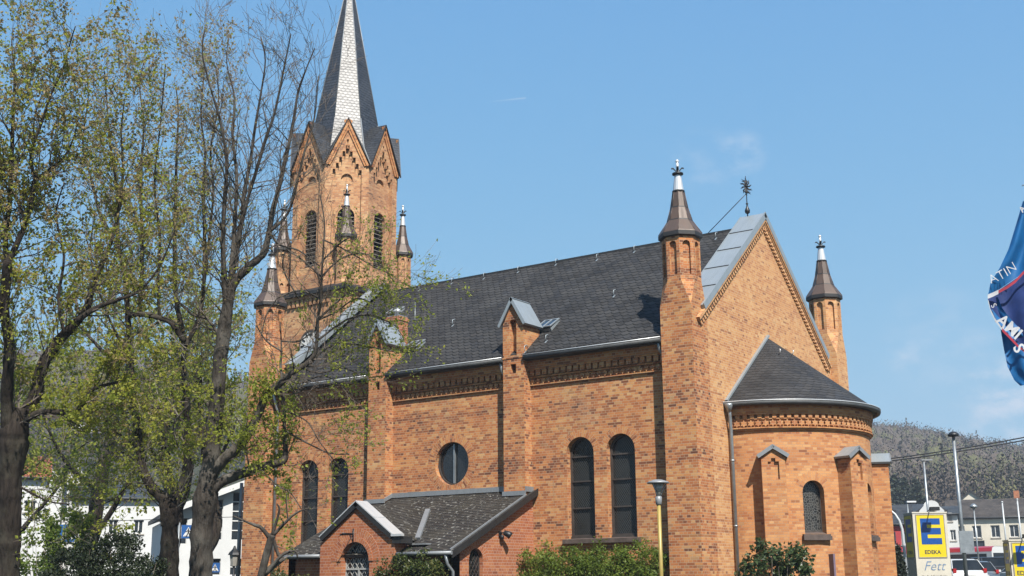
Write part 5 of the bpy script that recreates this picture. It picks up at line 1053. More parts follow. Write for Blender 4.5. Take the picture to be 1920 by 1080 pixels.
# ---- houses
PLASTER = plain('plaster_cream', (.76, .70, .58), .85, 0, .07, .8)
PLASTER_W = plain('plaster_white', (.74, .74, .73), .85, 0, .06, .8)
PLASTER_R = plain('plaster_red', (.52, .045, .05), .8, 0, .1, .8)
PLASTER_P = plain('plaster_pink', (.68, .55, .53), .85, 0, .07, .8)
ROOF_G = slate_mat('roof_grey', (.055, .047, .043), (.10, .085, .075), sx=.3, sy=.34, rough=.8, tilt=0., spec=.2, amp=.1)
ROOF_D = slate_mat('roof_dark', (.035, .038, .042), (.06, .065, .07), sx=.4, sy=.34, rough=.6, tilt=0., spec=.3, amp=.1)
ROOF_R = slate_mat('roof_red', (.30, .085, .045), (.42, .14, .075), sx=.25, sy=.32, rough=.8, tilt=0., spec=.2, amp=.2)
SURR = plain('window_surround', (.42, .38, .33), .8)
def house(cpx, D_, wd, dp, eave, ridge, wallm, roofm, label, wins, gable=False, turn=0., name='house', curved=0., chimney=True, over=.35, group=None, base=None, sill=True):
    """house whose front wall faces the camera side; eave / ridge are heights above sea of the picture; wins = (offset, z, w, h)"""
    c = polar(cpx, D_); a = math.atan2(c.y - GC.y, c.x - GC.x) + turn; f = Vector((math.cos(a), math.sin(a), 0)); u = Vector((f.y, -f.x, 0)); b0 = gh(c.x, c.y) if base is None else base
    r = thing(name, label, 'house', (c.x, c.y, b0), group); o = Vector((c.x, c.y, 0)); w2 = wd / 2
    holes = [rect(x - w_ / 2, x + w_ / 2, z, z + h_) for x, z, w_, h_ in wins]
    m = MB(); z0 = b0 - 1.5
    if gable: front = [(-w2, z0), (w2, z0), (w2, eave), (0, ridge), (-w2, eave)]
    elif curved:
        front = [(-w2, z0), (w2, z0), (w2, eave)]
        for i in range(13):
            t = i / 12; x = w2 * .62 * math.cos(PI * t); front.append((x, eave + .5 + (ridge - eave - .5) * math.sin(PI * t)))
        front.append((-w2, eave))
    else: front = [(-w2, z0), (w2, z0), (w2, eave), (-w2, eave)]
    m.plate(front, holes, o, u, Z, .35)
    m.obox(o - u * w2 + f * .351 + Z * z0, u * .3, f * (dp - .36), Z * (eave - z0)); m.obox(o + u * (w2 - .3) + f * .351 + Z * z0, u * .3, f * (dp - .36), Z * (eave - z0)); m.obox(o - u * w2 + f * dp + Z * z0, u * wd, f * .3, Z * (eave - z0 + (0 if not gable else .0)))
    m.build('wall', wallm, r)
    m = MB()
    def sl(P):
        P = [Vector(p) for p in P]; n = (P[1] - P[0]).cross(P[2] - P[0]).normalized()
        if n.z < 0: P.reverse(); n = -n
        m.face(P); m.face([p - n * .18 for p in reversed(P)], 1)
        for i in range(4): p_, q_ = P[i], P[(i + 1) % 4]; m.face([p_, p_ - n * .18, q_ - n * .18, q_], 1)
    if gable or curved:
        rz_ = ridge + .12 if gable else ridge - .25; ez = eave - over * (ridge - eave) / w2 + .12 if gable else eave
        st = -.3 if gable else .36
        for sg in (-1, 1): sl([o + u * (sg * (w2 + over)) + f * st + Z * ez, o + f * st + Z * rz_, o + f * (dp + .3) + Z * rz_, o + u * (sg * (w2 + over)) + f * (dp + .3) + Z * ez])
    else:
        mid = dp / 2; ez = eave - over * (ridge - eave) / mid + .1
        for y0, y1 in ((-over, mid), (dp + over, mid)): sl([o - u * (w2 + .25) + f * y0 + Z * ez, o + u * (w2 + .25) + f * y0 + Z * ez, o + u * (w2 + .25) + f * y1 + Z * ridge, o - u * (w2 + .25) + f * y1 + Z * ridge])
    ro = m.build('roof', [roofm, DARKWOOD], r)
    if not gable and not curved:
        for sg in (-1, 1):
            g_ = MB(); p = o + u * (sg * (w2 - .02)); g_.face([p + f * .1 + Z * eave, p + f * (dp - .1) + Z * eave, p + f * dp / 2 + Z * (ridge - .15)]); g_.build('gable_end', wallm, r)
        g_ = MB(); g_.tube([o - u * (w2 + .2) - f * (over + .06) + Z * (ez - .02), o + u * (w2 + .2) - f * (over + .06) + Z * (ez - .02)], .07, 6); g_.build('gutter', GUTTER, ro)
    if chimney:
        g_ = MB(); p = o + u * (w2 * .35) + f * (dp * .5 + .6); g_.obox(p + Z * (eave + .2), u * .6, f * .6, Z * (ridge - eave + .7)); g_.build('chimney', B_RED, ro)
    for x, z, w_, h_ in wins:
        g_ = MB(); g_.plate(rect(x - w_ / 2 - .0, x + w_ / 2, z, z + h_), [rect(x - w_ / 2 + .08, x - .035, z + .08, z + h_ - .08), rect(x + .035, x + w_ / 2 - .08, z + .08, z + h_ - .08)] if w_ < 2.2 else [rect(x - w_ / 2 + .06, x + w_ / 2 - .06, z + .06, z + h_ - .06)], o + f * .16, u, Z, .06)
        if sill: g_.obox(o - f * .08 + u * (x - w_ / 2 - .08) + Z * (z - .12), u * (w_ + .16), f * .16, Z * .10, 1)
        wo_ = g_.build('window', [WHITE, SURR], r); g_ = MB(); g_.plate(rect(x - w_ / 2 + .05, x + w_ / 2 - .05, z + .05, z + h_ - .05), [], o + f * .20, u, Z, .02); g_.build('pane', GLASS_BLUE, wo_)
    return r, o, u, f
e_, d_ = hz(969, 150), 150
house(1882, 150, 10.8, 8, e_, hz(938, 156), PLASTER, ROOF_G, 'long cream two-storey house with brown-grey roof behind the parked cars', [(x, hz(1008, 150), .95, 1.35) for x in (-4.15, -2.4, -.45, 1.5, 3.5)] + [(-3.0, hz(1047, 150), 2.6, 2.0)])
_, o, u, f = house(1757, 138, 2.5, 8, hz(955, 138), hz(935.5, 138), PLASTER_W, ROOF_D, 'white house front with a rounded gable above the supermarket pylon', [(0, hz(1005, 138), .7, 1.1)], curved=1, chimney=False)
m = MB(); m.plate(circ(0, hz(957, 138), .48, 20), [circ(0, hz(957, 138), .30, 20)], o - f * .06, u, Z, .06); m.plate(circ(0, hz(957, 138), .31, 20), [], o - f * .015, u, Z, .01, 1); m.build('round_window', [SURR, GLASS_BLUE], bpy.data.objects[_.name])
house(1785, 140, 2.1, 7, hz(962, 140), hz(948, 144), PLASTER_W, ROOF_D, 'narrow white house wing with two upper windows, right of the rounded gable', [(-.42, hz(1012, 140), .5, 1.1), (.45, hz(1012, 140), .55, 1.1), (.3, hz(976, 140), .4, .9)], chimney=False)
house(1722, 146, 3.6, 8, hz(957, 146), hz(942, 150), PLASTER_W, ROOF_D, 'low white house with greenish-grey roof left of the rounded gable', [(-.6, hz(1000, 146), .8, 1.2)], chimney=False)
house(1691, 118, 2.3, 7, hz(978, 118), hz(943, 122), PLASTER_R, ROOF_D, 'bright red house with steep dark roof beside the apse', [(-.55, hz(1018, 118), .55, 1.15), (.45, hz(1018, 118), .5, 1.15)], chimney=False, over=.3)
house(1667, 104, 1.1, 6, hz(952, 104), hz(938, 104), PLASTER_P, ROOF_D, 'narrow pale pink house front half hidden by the apse', [(.05, hz(985, 104), .45, .9), (.05, hz(1010, 104), .45, .7)], curved=1, chimney=False)
house(1833, 192, 3.6, 8, hz(939, 192), hz(920, 192), PLASTER, ROOF_D, 'cream gabled house showing only its gable over the long roof', [], gable=True, chimney=False)
# left side, behind the trees
c = polar(400, 74); a = math.atan2(c.y - GC.y, c.x - GC.x) + .12; f = Vector((math.cos(a), math.sin(a), 0)); u = Vector((f.y, -f.x, 0)); o = Vector((c.x, c.y, 0)); b0 = gh(c.x, c.y)
hall = thing('public_hall', 'large white hall with sloping roof edge and tall gridded windows behind the grey-barked trees', 'building', (c.x, c.y, b0)); xs = lambda px: (px - 400) * 74 / 2295.8 / 1.03 * 1.02
zt0, zt1 = hz(962, 74, 330), hz(882, 74, 500); XL, XR = xs(325), xs(520)
GW = [(xs(399), xs(414), hz(1012, 74, 400), hz(936, 74, 400)), (xs(431), xs(460), hz(1012, 74, 440), hz(922, 74, 440)), (xs(399), xs(414), hz(1078, 74, 400), hz(1047, 74, 400)), (xs(431), xs(460), hz(1078, 74, 440), hz(1047, 74, 440)), (xs(338), xs(352), hz(1020, 74, 350), hz(972, 74, 350)), (xs(468), xs(500), hz(1012, 74, 480), hz(912, 74, 480))]
m = MB(); m.plate([(XL, b0 - 1), (XR, b0 - 1), (XR, zt1), (XL, zt0)], [rect(*g_) for g_ in GW], o, u, Z, .35)
m.obox(o + u * XL + f * .352 + Z * (b0 - 1), u * .3, f * 14, Z * (zt0 - b0 + .8)); m.build('wall', PLASTER_W, hall)
m = MB(); d_ = u * (XR - XL + .6) + Z * ((zt1 - zt0) * (XR - XL + .6) / (XR - XL)); m.obox(o + u * (XL - .3) - f * .6 + Z * (zt0 - .1), d_, f * 15, Z * .28, 0); m.obox(o + u * (XL - .3) - f * .62 + Z * (zt0 - .16), d_, f * .02, Z * .36, 1); m.build('roof', [ROOF_D, WHITE], hall)
for x0_, x1_, z0_, z1_ in GW:
    n_ = 5 if z1_ - z0_ > 1.5 else 2; w_ = x1_ - x0_; nx = 2 if w_ > .7 else 1; g_ = MB()
    g_.plate(rect(x0_, x1_, z0_, z1_), [rect(x0_ + w_ * j / nx + .025, x0_ + w_ * (j + 1) / nx - .025, z0_ + (z1_ - z0_) * i / n_ + .03, z0_ + (z1_ - z0_) * (i + 1) / n_ - .03) for i in range(n_) for j in range(nx)], o + f * .12, u, Z, .06)
    wo_ = g_.build('grid_window', WHITE, hall); g_ = MB(); g_.plate(rect(x0_, x1_, z0_, z1_), [], o + f * .17, u, Z, .02); g_.build('pane', GLASS_BLUE, wo_)
house(62, 106, 3.6, 9, hz(890, 106, 60), hz(843, 106, 60), PLASTER_W, ROOF_D, 'white gabled house behind the massive left trunk, its gable speckled by leaves', [(.4, hz(975, 106, 60), 1.0, .9), (.2, hz(930, 106, 60), .8, 1.0), (-1., hz(930, 106, 60), .8, 1.0)], gable=True, chimney=False)
house(132, 108, 1.7, 9, hz(885, 108, 130), hz(849, 108, 130), PLASTER_W, ROOF_D, 'narrow white gabled house with slate roof, between the left trunk and the arching tree', [(-.3, hz(888, 108, 130), .35, .7), (.25, hz(888, 108, 130), .35, .7), (0, hz(935, 108, 130), .8, 1.0)], gable=True, chimney=False)
house(40, 92, 2.6, 7, hz(893, 92, 40), hz(856, 96, 40), PLASTER_W, ROOF_R, 'white house with red tiled roof at the left edge', [(.3, hz(960, 92, 40), .8, .8)], chimney=False)
house(230, 96, 7.5, 9, hz(934, 96, 230), hz(908, 100, 230), PLASTER_W, ROOF_D, 'long low white building behind the evergreen bush', [(x, hz(1000, 96, 230), .7, 1.0) for x in (-2.6, -.8, 1.0, 2.8)], chimney=False)
house(150, 330, 9, 9, hz(790, 330, 150), hz(770, 334, 150), PLASTER_W, ROOF_G, 'small white house high on the wooded hillside at left', [(-2, hz(789, 330, 150), 1.2, 1.6), (2, hz(789, 330, 150), 1.2, 1.6)], chimney=False, base=hz(800, 330, 150))
gw = MB(); c = polar(78, 56); a = math.atan2(VF.y, VF.x) + .36; f = Vector((math.cos(a), math.sin(a), 0)); u = Vector((f.y, -f.x, 0)); o = Vector((c.x, c.y, 0)); zt_ = hz(1046, 56, 78)
gate = thing('garden_wall', 'white rendered wall end with flat coping by the left trunk', 'wall', (c.x, c.y, gh(c.x, c.y)))
gw.obox(o - u * .55 + Z * 0, u * 1.15, f * .5, Z * (zt_ - .12)); gw.build('wall', PLASTER_W, gate); gw = MB(); gw.obox(o - u * .6 - f * .05 + Z * (zt_ - .118), u * 1.25, f * .6, Z * .118); gw.build('coping', WHITE, gate)
# ---- pedestrian-crossing lights
BLUE_S = plain('sign_blue', (.02, .11, .36), .35, 0, .08, 2); WHITE_S = plain('sign_white', (.78, .79, .8), .4, 0, .04, 2); BLACK = plain('sign_black', (.012, .012, .013), .5)
def crossing_sign(px, py, D_, s, label, post=None, turn=.5):
    c = Vector(polar(px, D_)); zc = hz(py, D_, px); a = math.atan2(VF.y, VF.x) + turn; f = Vector((math.cos(a), math.sin(a), 0)); u = Vector((f.y, -f.x, 0)); c = Vector((c.x, c.y, zc))
    r = thing('crossing_sign', label, 'road sign', (c.x, c.y, gh(c.x, c.y)), 'pedestrian crossing signs'); m = MB(); h = s / 2
    m.obox(c - u * h - f * h - Z * h, u * s, f * s, Z * s); m.build('box', BLUE_S, r)
    m = MB()
    for oo, uu in ((c - f * (h + .004), u), (c - u * (h + .004), -f)):
        m.plate([(-h * .78, -h * .72), (h * .78, -h * .72), (0, h * .74)], [], oo, uu, Z, .003)
        n = uu.cross(Z) * .004
        for P in ([(-.06, .22), (.06, .22), (.06, .36), (-.06, .36)], [(-.10, .2), (.10, .2), (.08, -.12), (-.06, -.12)], [(-.08, -.12), (.02, -.12), (-.14, -.5), (-.26, -.5)], [(0, -.12), (.1, -.12), (.30, -.48), (.18, -.5)], [(-.3, .02), (-.1, .16), (-.1, .06), (-.26, -.06)], [(.1, .16), (.3, .0), (.24, -.06), (.1, .04)]):
            m.plate([(x * h * 1.5, z * h * 1.5 - h * .05) for x, z in P], [], oo + n, uu, Z, .003, 1)
        for k in range(4): m.plate(rect(-h * .55 + k * h * .32, -h * .40 + k * h * .32, -h * .68, -h * .60), [], oo + n, uu, Z, .003, 1)
    m.build('symbol', [WHITE_S, BLACK], r)
    m = MB(); t = c + Z * h
    if post is None: m.tube([t + u * 8 + Z * .5, t + Z * .10, t - u * 8 + Z * .6], .012, 5); m.tube([t + Z * .1, t], .03, 6); m.build('span_wire', IRON, r)
    else: m.tube([c - u * (h + .08) + Z * (gh(c.x, c.y) - c.z - .2), c - u * (h + .08) + Z * (h + .1)], .05, 8); m.build('post', GALV, r)
crossing_sign(119, 1000, 50, .62, 'blue lit crossing cube hanging over the road behind the olive shrub', None, .55)
crossing_sign(350, 997, 50, .50, 'blue crossing sign half hidden by the grey-barked trunk', 1, .35)
crossing_sign(405, 1064, 56, .40, 'small blue crossing sign low beside the white hall', 1, .2)
def lantern_post(px, pyt, D_, label):
    c = polar(px, D_); b = gh(c.x, c.y); zt_ = hz(pyt, D_, px); r = thing('lantern_post', label, 'street lamp', (c.x, c.y, b)); m = MB()
    m.tube([(c.x, c.y, b), (c.x, c.y, zt_ - .75)], [.06, .045], 10); m.build('post', IRON, r)
    m = MB(); m.lathe((c.x, c.y, zt_ - .75), [(.05, 0), (.12, .03), (.17, .42)], 6, 0, False); m.build('glass', CLEAR, r)
    m = MB(); m.lathe((c.x, c.y, zt_ - .33), [(.24, 0), (.20, .08), (.07, .22), (.03, .33)], 6, 0, False); m.build('lantern_roof', IRON, r)
lantern_post(440, 1023, 47, 'old-fashioned black lantern in front of the white hall')
def plain_pole(px, pyt, D_, r0, label, name='pole', head=None, mat=GALV, bulb=None):
    c = polar(px, D_); b = gh(c.x, c.y); zt_ = hz(pyt, D_, px); r = thing(name, label, name.replace('_', ' '), (c.x, c.y, b)); m = MB(); m.tube([(c.x, c.y, b), (c.x, c.y, zt_)], [r0, r0 * .7], 10); m.build('post', mat, r); return r, Vector((c.x, c.y, zt_))
plain_pole(448, 905, 52, .10, 'plain dark grey pole in front of the white hall by the church corner', 'pole', mat=LEAD)
# ---- right side: poles and lamps
UR = VR
r, t = plain_pole(1811, 812, 62, .10, 'tallest grey steel mast with small dark cap, beside the pylon', 'mast'); m = MB(); m.lathe(t, [(.26, -.1), (.24, .02), (.1, .12), (0, .14)], 14); m.build('cap', IRON, r)
cb = Vector((t.x, t.y, 0)) - VF * .14 + UR * .12; zz = hz(1015, 62, 1810); m = MB(); m.obox(cb - UR * .33 + Z * (zz - .5), UR * .66, VF * .05, Z * 1.0); m.build('sign_plate', GALV, r)
r, t = plain_pole(1750, 862, 72, .08, 'steel mast with flat crossbar head behind the pylon', 'floodlight_mast'); m = MB(); m.obox(t - UR * .15 - VF * .1, UR * .62, VF * .2, Z * .07); m.build('lamp_head', LAMP_HEAD, r)
r, t = plain_pole(1712, 941, 78, .06, 'short grey lamp with one flat arm before the dark roofs', 'street_lamp'); m = MB(); m.obox(t - VF * .12 - UR * .05, UR * .55, VF * .24, Z * .09); m.build('lamp_head', WHITE_S, r)
r, t = plain_pole(1837, 953, 72, .05, 'slim lamp with round pale head before the long cream house', 'street_lamp'); m = MB(); m.lathe(t, [(.05, 0), (.20, .10), (.20, .16), (.08, .28), (0, .30)], 12); m.build('lamp_head', GALV, r)
r, t = plain_pole(1892, 941, 95, .07, 'white flagless pole rising before the long brown-grey roof', 'flagpole', mat=STEEL_W); m = MB(); m.lathe(t, [(.07, 0), (.09, .05), (0, .12)], 8); m.build('knob', STEEL_W, r)
r, t = plain_pole(1921, 936, 92, .07, 'white flagless pole nearest the right edge', 'flagpole', mat=STEEL_W); m = MB(); m.lathe(t, [(.07, 0), (.09, .05), (0, .12)], 8); m.build('knob', STEEL_W, r)
c = polar(1700, 66); b = gh(c.x, c.y); r = thing('arched_lamp', 'pale street lamp whose post bends over in an arc towards the apse', 'street lamp', (c.x, c.y, b)); m = MB()
pts = [Vector((c.x, c.y, b))] + [Vector(polar(px, 66).to_tuple()[:2] + (hz(py, 66, px),)) for px, py in ((1699, 1022), (1698, 991), (1694, 975), (1687, 963), (1677, 954), (1665, 949))]; m.tube(pts, [.09, .08, .075, .07, .06, .055, .05], 10); m.build('post', STEEL_W, r)
m = MB(); m.obox(pts[-1] - UR * .7 - VF * .12 - Z * .05, UR * .75, VF * .24, Z * .12); m.build('lamp_head', GALV, r)
# ---- advertising pylons
CREAM = plain('pylon_cream', (.72, .67, .56), .45, 0, .05, 1.5); YEL = plain('sign_yellow', (.86, .66, .008), .4, 0, .03, 2); BLUE = plain('letter_blue', (.008, .085, .36), .35, 0, .05, 2); INK = plain('letter_ink', (.035, .045, .07), .5); SILV = plain('pylon_silver', (.45, .46, .47), .25, .6, .1, 1); SCRIPT = plain('letter_script', (.16, .27, .45), .5)
def pylon(px, D_, pyt, wd, dp, turn, label, texts=True):
    c = polar(px, D_); b = gh(c.x, c.y); zt_ = hz(pyt, D_, px); a = math.atan2(c.y - GC.y, c.x - GC.x) + turn; f = Vector((math.cos(a), math.sin(a), 0)); u = Vector((f.y, -f.x, 0)); o = Vector((c.x, c.y, 0))
    r = thing('sign_pylon', label, 'sign', (c.x, c.y, b), 'supermarket sign pylons'); w2 = wd / 2
    m = MB(); m.obox(o - u * w2 + f * .004 + Z * b, u * wd, f * dp, Z * (zt_ - b)); m.obox(o - u * (w2 + .02) - f * .02 + Z * (zt_ + .001), u * (wd + .04), f * (dp + .04), Z * .05); m.build('body', CREAM, r)
    m = MB(); m.obox(o - u * (w2 + .006) + f * .08 + Z * (b + .2), u * .004, f * (dp - .16), Z * (zt_ - b - .3)); m.build('side_panel', SILV, r)
    sw = wd * .80; sh_ = sw * 1.52; zc = zt_ - .07 - sh_ / 2
    for oo, uu, k in ((o - f * .012, u, 1.), (o - u * (w2 + .02) + f * (dp / 2), -f, dp / wd)):
        n_ = uu.cross(Z); w_ = sw * k
        m = MB(); m.plate(rect(-w_ / 2, w_ / 2, zc - sh_ / 2, zc + sh_ / 2), [], oo, uu, Z, .01); m.plate(rect(-w_ / 2 - .025, w_ / 2 + .025, zc - sh_ / 2 - .025, zc + sh_ / 2 + .025), [rect(-w_ / 2 + .002, w_ / 2 - .002, zc - sh_ / 2 + .002, zc + sh_ / 2 - .002)], oo + n_ * .012, uu, Z, .022, 1)
        so_ = m.build('sign_panel', [YEL, SURR], r)
        e = w_ * .74; x0, x1 = -e / 2, e / 2; h_ = e * 1.27; zb_ = zc + sh_ / 2 - .08 * sh_ - h_; g_ = [(x0, zb_), (x1 * 1.02, zb_), (x1 * 1.02, zb_ + h_ * .24), (x0 + e * .32, zb_ + h_ * .24), (x0 + e * .32, zb_ + h_ * .38), (x1 * .98, zb_ + h_ * .38), (x1 * .98, zb_ + h_ * .63), (x0 + e * .32, zb_ + h_ * .63), (x0 + e * .32, zb_ + h_ * .76), (x1 * .95, zb_ + h_ * .76), (x1 * .95, zb_ + h_), (x0, zb_ + h_)]
        m = MB(); m.plate(g_, [], oo + n_ * .006, uu, Z, .005); put_text(m, 'EDEKA', .205 * w_ / sw, oo + n_ * .006 + Z * (zc - sh_ / 2 + sh_ * .115), uu, Z, 1, bold=.004)
        m.build('lettering', [BLUE, INK], so_)
    m = MB(); oo = o - f * .006; put_text(m, 'Fett', .52, oo + Z * (zt_ - 2.05), u, Z, 0, font_shear=.35, bold=-.006); put_text(m, 'Mo.-Sa. 8.00-21.00 Uhr', .105, oo + Z * (zt_ - 2.42), u, Z, 1); m.build('lettering', [SCRIPT, SURR], r)
    m = MB(); m.plate(rect(-w2 * .6, w2 * .6, zt_ - 3.05, zt_ - 2.74), [], oo, u, Z, .004); m.build('white_strip', WHITE_S, r)
    m = MB(); p = o + u * .02 + Z * (zt_ + .05); m.tube([p + f * .3, p - f * .02 + Z * .12, p - f * .55 + Z * .14], .022, 6); m.obox(p - f * .72 + Z * .02 - u * .16, u * .34, f * .22, Z * .14); m.build('spot_lamp', IRON, r)
    return r
pylon(1752, 52, 961, 1.34, 1.2, .30, 'tall cream pylon with yellow and blue E sign and script lettering, beside the apse')
pylon(1924, 47, 1013, .95, .8, .25, 'shorter cream pylon with yellow E sign cut by the right edge')
# ---- vehicles
TYRE = plain('tyre', (.02, .02, .02), .9); RIM = plain('wheel_rim', (.45, .46, .47), .35, .6); REDL = plain('tail_lamp', (.45, .012, .012), .25); PLATE_W = plain('plate_white', (.7, .7, .68), .5); TRIM = plain('black_trim', (.02, .02, .021), .6)
def paint(name, c, metal=.3):
    k = NT(name); n = k.noise(k.obj(), 2., 3); k.col(k.mix(k.mapr(n, .3, .7, 0, .12), c, tuple(x * .7 for x in c))); k.set(.28, metal, .5); k.b.inputs['Coat Weight'].default_value = .6; k.b.inputs['Coat Roughness'].default_value = .08; return k.m
def car(px, D_, rot, paintm, label, L=4.3, Hh=1.48, wagon=False, Wd=1.78, pyroof=None, group='parked cars'):
    c = polar(px, D_); b = gh(c.x, c.y)
    if pyroof: b = hz(pyroof, D_, px) - Hh
    a = math.atan2(VF.y, VF.x) + rot; f = Vector((math.cos(a), math.sin(a), 0)); s = Vector((-f.y, f.x, 0)); o = Vector((c.x, c.y, b)); r = thing('parked_car', label, 'car', tuple(o), group)
    h = L / 2; W = Wd / 2; hb = Hh * .62; P = lambda x, y, z: o + f * x + s * y + Z * z
    prof = [(-h, .32), (-h - .04, .55), (-h + .02, hb - .04), (-h + .12, hb + .02), (h * .42, hb), (h * .72, hb - .12), (h - .08, hb - .28), (h, .52), (h - .04, .28)]
    m = MB()
    rows = []
    for y, k in ((-W, .93), (-W + .07, 1.), (W - .07, 1.), (W, .93)):
        rows.append([P(x * (.985 if k < 1 else 1), y, .28 + (z - .28) * k if z > .4 else z) for x, z in prof])
    m.grid(rows, 0, True, True, True, True)
    rr = -h + (.22 if wagon else .50); fr_ = h * .02
    top = [(rr, Hh - .05), (rr + .12, Hh), (fr_ - .2, Hh), (fr_, Hh - .04)]
    m.grid([[P(x, y * (W - .26), z + dz) for x, z in top] for y, dz in ((-1, -.04), (-.85, 0), (.85, 0), (1, -.04))], 0, False, True)
    tw2, bw = W - .24, W - .07; xb0, xb1 = -h + .12, h * .50; xs = [(xb0, rr), (-h * .32, -h * .30), (h * .10, h * .02), (xb1, fr_)]
    for sg in (-1, 1):
        for xb, xt in xs: m.bar(P(xb, sg * (bw + .005), hb), P(xt, sg * (tw2 + .005), Hh - .05), f * .075, s * .03)
        m.bar(P(rr, sg * tw2, Hh - .055), P(fr_, sg * tw2, Hh - .055), Z * .05, s * .06)
    m.build('body', paintm, r)
    m = MB(); G = [[P(xb0, -bw, hb), P(xb1, -bw, hb), P(xb1, bw, hb), P(xb0, bw, hb)], [P(rr, -tw2, Hh - .06), P(fr_, -tw2, Hh - .06), P(fr_, tw2, Hh - .06), P(rr, tw2, Hh - .06)]]
    m.grid(G, 0, True, False); m.build('windows', GLASS_PLAIN, r)
    for sg in (-1, 1):
        m = MB(); m.obox(P(-h - .025, sg * (W - .13) - .08, hb - .10), f * .24, s * .16, Z * .20); m.build('tail_lamp', REDL, r)
        for x in (-h + .78, h - .85):
            m = MB(); q = P(x, sg * (W - .18), .31); m.tube([q, q + s * sg * .19], .31, 18, 0); m.tube([q + s * sg * .185, q + s * sg * .20], .20, 14, 1); m.build('wheel', [TYRE, RIM], r)
        m = MB(); m.obox(P(h * .40, sg * (W + .02) - (.0 if sg > 0 else .14), hb + .02), f * .10, s * .14, Z * .13); m.build('wing_mirror', paintm, r)
    m = MB(); m.obox(P(-h - .075, -.26, .62), f * .02, s * .52, Z * .11); m.build('number_plate', PLATE_W, r)
    m = MB(); m.obox(P(-h - .06, -W + .12, .30), f * .1, s * (2 * W - .24), Z * .16); m.build('bumper', TRIM, r)
    return r
CW, CS, CG = paint('paint_white', (.72, .72, .71), 0.), paint('paint_silver', (.42, .43, .44), .6), paint('paint_grey', (.085, .09, .10), .5)
car(1784, 66, .10, CW, 'white hatchback right beside the pylon, seen from behind', 4.0, 1.46, pyroof=1048)
car(1812, 73, .10, CS, 'silver hatchback between the white one and the mast, seen from behind', 4.0, 1.45, pyroof=1052)
car(1822, 86, 1.12, CG, 'dark grey estate car seen from its long side in the middle of the row', 4.8, 1.52, True, pyroof=1044)
car(1877, 93, .1, CS, 'silver car just right of the dark grey estate, seen from behind', 4.2, 1.46, pyroof=1049)
car(1918, 80, .15, CW, 'white car cut by the shorter pylon at the right edge', 4.2, 1.46, pyroof=1053)
# bus
RED_P = paint('paint_red', (.55, .02, .025), 0.); c = polar(1884, 104); bz = hz(1023, 104, 1880) - 3.0; a = math.atan2(VF.y, VF.x) + .5; f = Vector((math.cos(a), math.sin(a), 0)); s = Vector((-f.y, f.x, 0)); o = Vector((c.x, c.y, bz)); r = thing('bus', 'white and red bus with wide dark rear window behind the parked cars', 'bus', tuple(o))
m = MB(); P = lambda x, y, z: o + f * x + s * y + Z * z
prof = [(-1.25, .35), (-1.25, 2.6), (-1.15, 2.9), (-.9, 3.0), (.9, 3.0), (1.15, 2.9), (1.25, 2.6), (1.25, .35)]
m.grid([[P(x, y, z) for y, z in prof] for x in (0, 10.5)], 0, True, False, True, True); m.build('body', CW, r)
m = MB(); m.grid([[P(x, y * 1.004, z + .012) for y, z in prof[1:7]] for x in (-.02, 10.5)], 0, False, False); m.obox(P(-.03, -1.2, .5), f * .02, s * 2.4, Z * .7); m.build('red_panel', RED_P, r)
m = MB(); m.obox(P(-.035, -1.1, 1.45), f * .02, s * 2.2, Z * 1.05); m.build('rear_window', GLASS_PLAIN, r)
m = MB()
for sg in (-1, 1): m.obox(P(.5, sg * 1.262 - .008, 1.35), f * 9.5, s * .016, Z * 1.1)
m.build('side_windows', GLASS_PLAIN, r)
for x in (2.2, 8.0):
    for sg in (-1, 1): m = MB(); q = P(x, sg * 1.05, .48); m.tube([q, q + s * sg * .22], .48, 18); m.build('wheel', TYRE, r)
for sg in (-1, 1): m = MB(); m.obox(P(-.045, sg * 1.08 - .09, .95), f * .02, s * .18, Z * .4); m.build('tail_lamp', REDL, r)
# small signs near the apse
c = (2.980, 1.836, 1.685); r = thing('sign_post', 'thin post with a narrow purple-edged board beside the apse window', 'sign', (c[0], c[1], 0)); zt_ = hz(1035, 34, 1560); q = Vector((c[0], c[1], 0)); m = MB(); m.tube([q, q + Z * (zt_ - .1)], .025, 8); m.build('post', GALV, r)
m = MB(); m.obox(q - UR * .035 - VF * .25 + Z * (zt_ - .66), UR * .05, VF * .5, Z * .66); m.build('board', plain('board_purple', (.20, .14, .20), .6), r)
m = MB(); m.obox(q + UR * .02 - VF * .05 + Z * (zt_ - 1.25), UR * .17, VF * .05, Z * .55); m.build('plate', STEEL_W, r)
# overhead cables and the pole that carries them beyond the frame
pe = Vector((7.065, 34.908, 9.495)); ps = Vector((-6.128, 30.135, 7.406))
for k_, dz in ((0, 0), (1, -.11)):
    m = MB(); pts = [ps.lerp(pe, t / 14) + Z * (dz * (1 + .5 * t / 14) - 1.0 * (t / 14) * (1 - t / 14)) for t in range(15)]; m.tube(pts, .034, 5); o = m.build('power_cable', IRON, None); tag(o, ('upper of the two black cables running from behind the church to the right edge', 'lower of the two black cables running from behind the church to the right edge')[k_], 'cable', 'overhead cables')
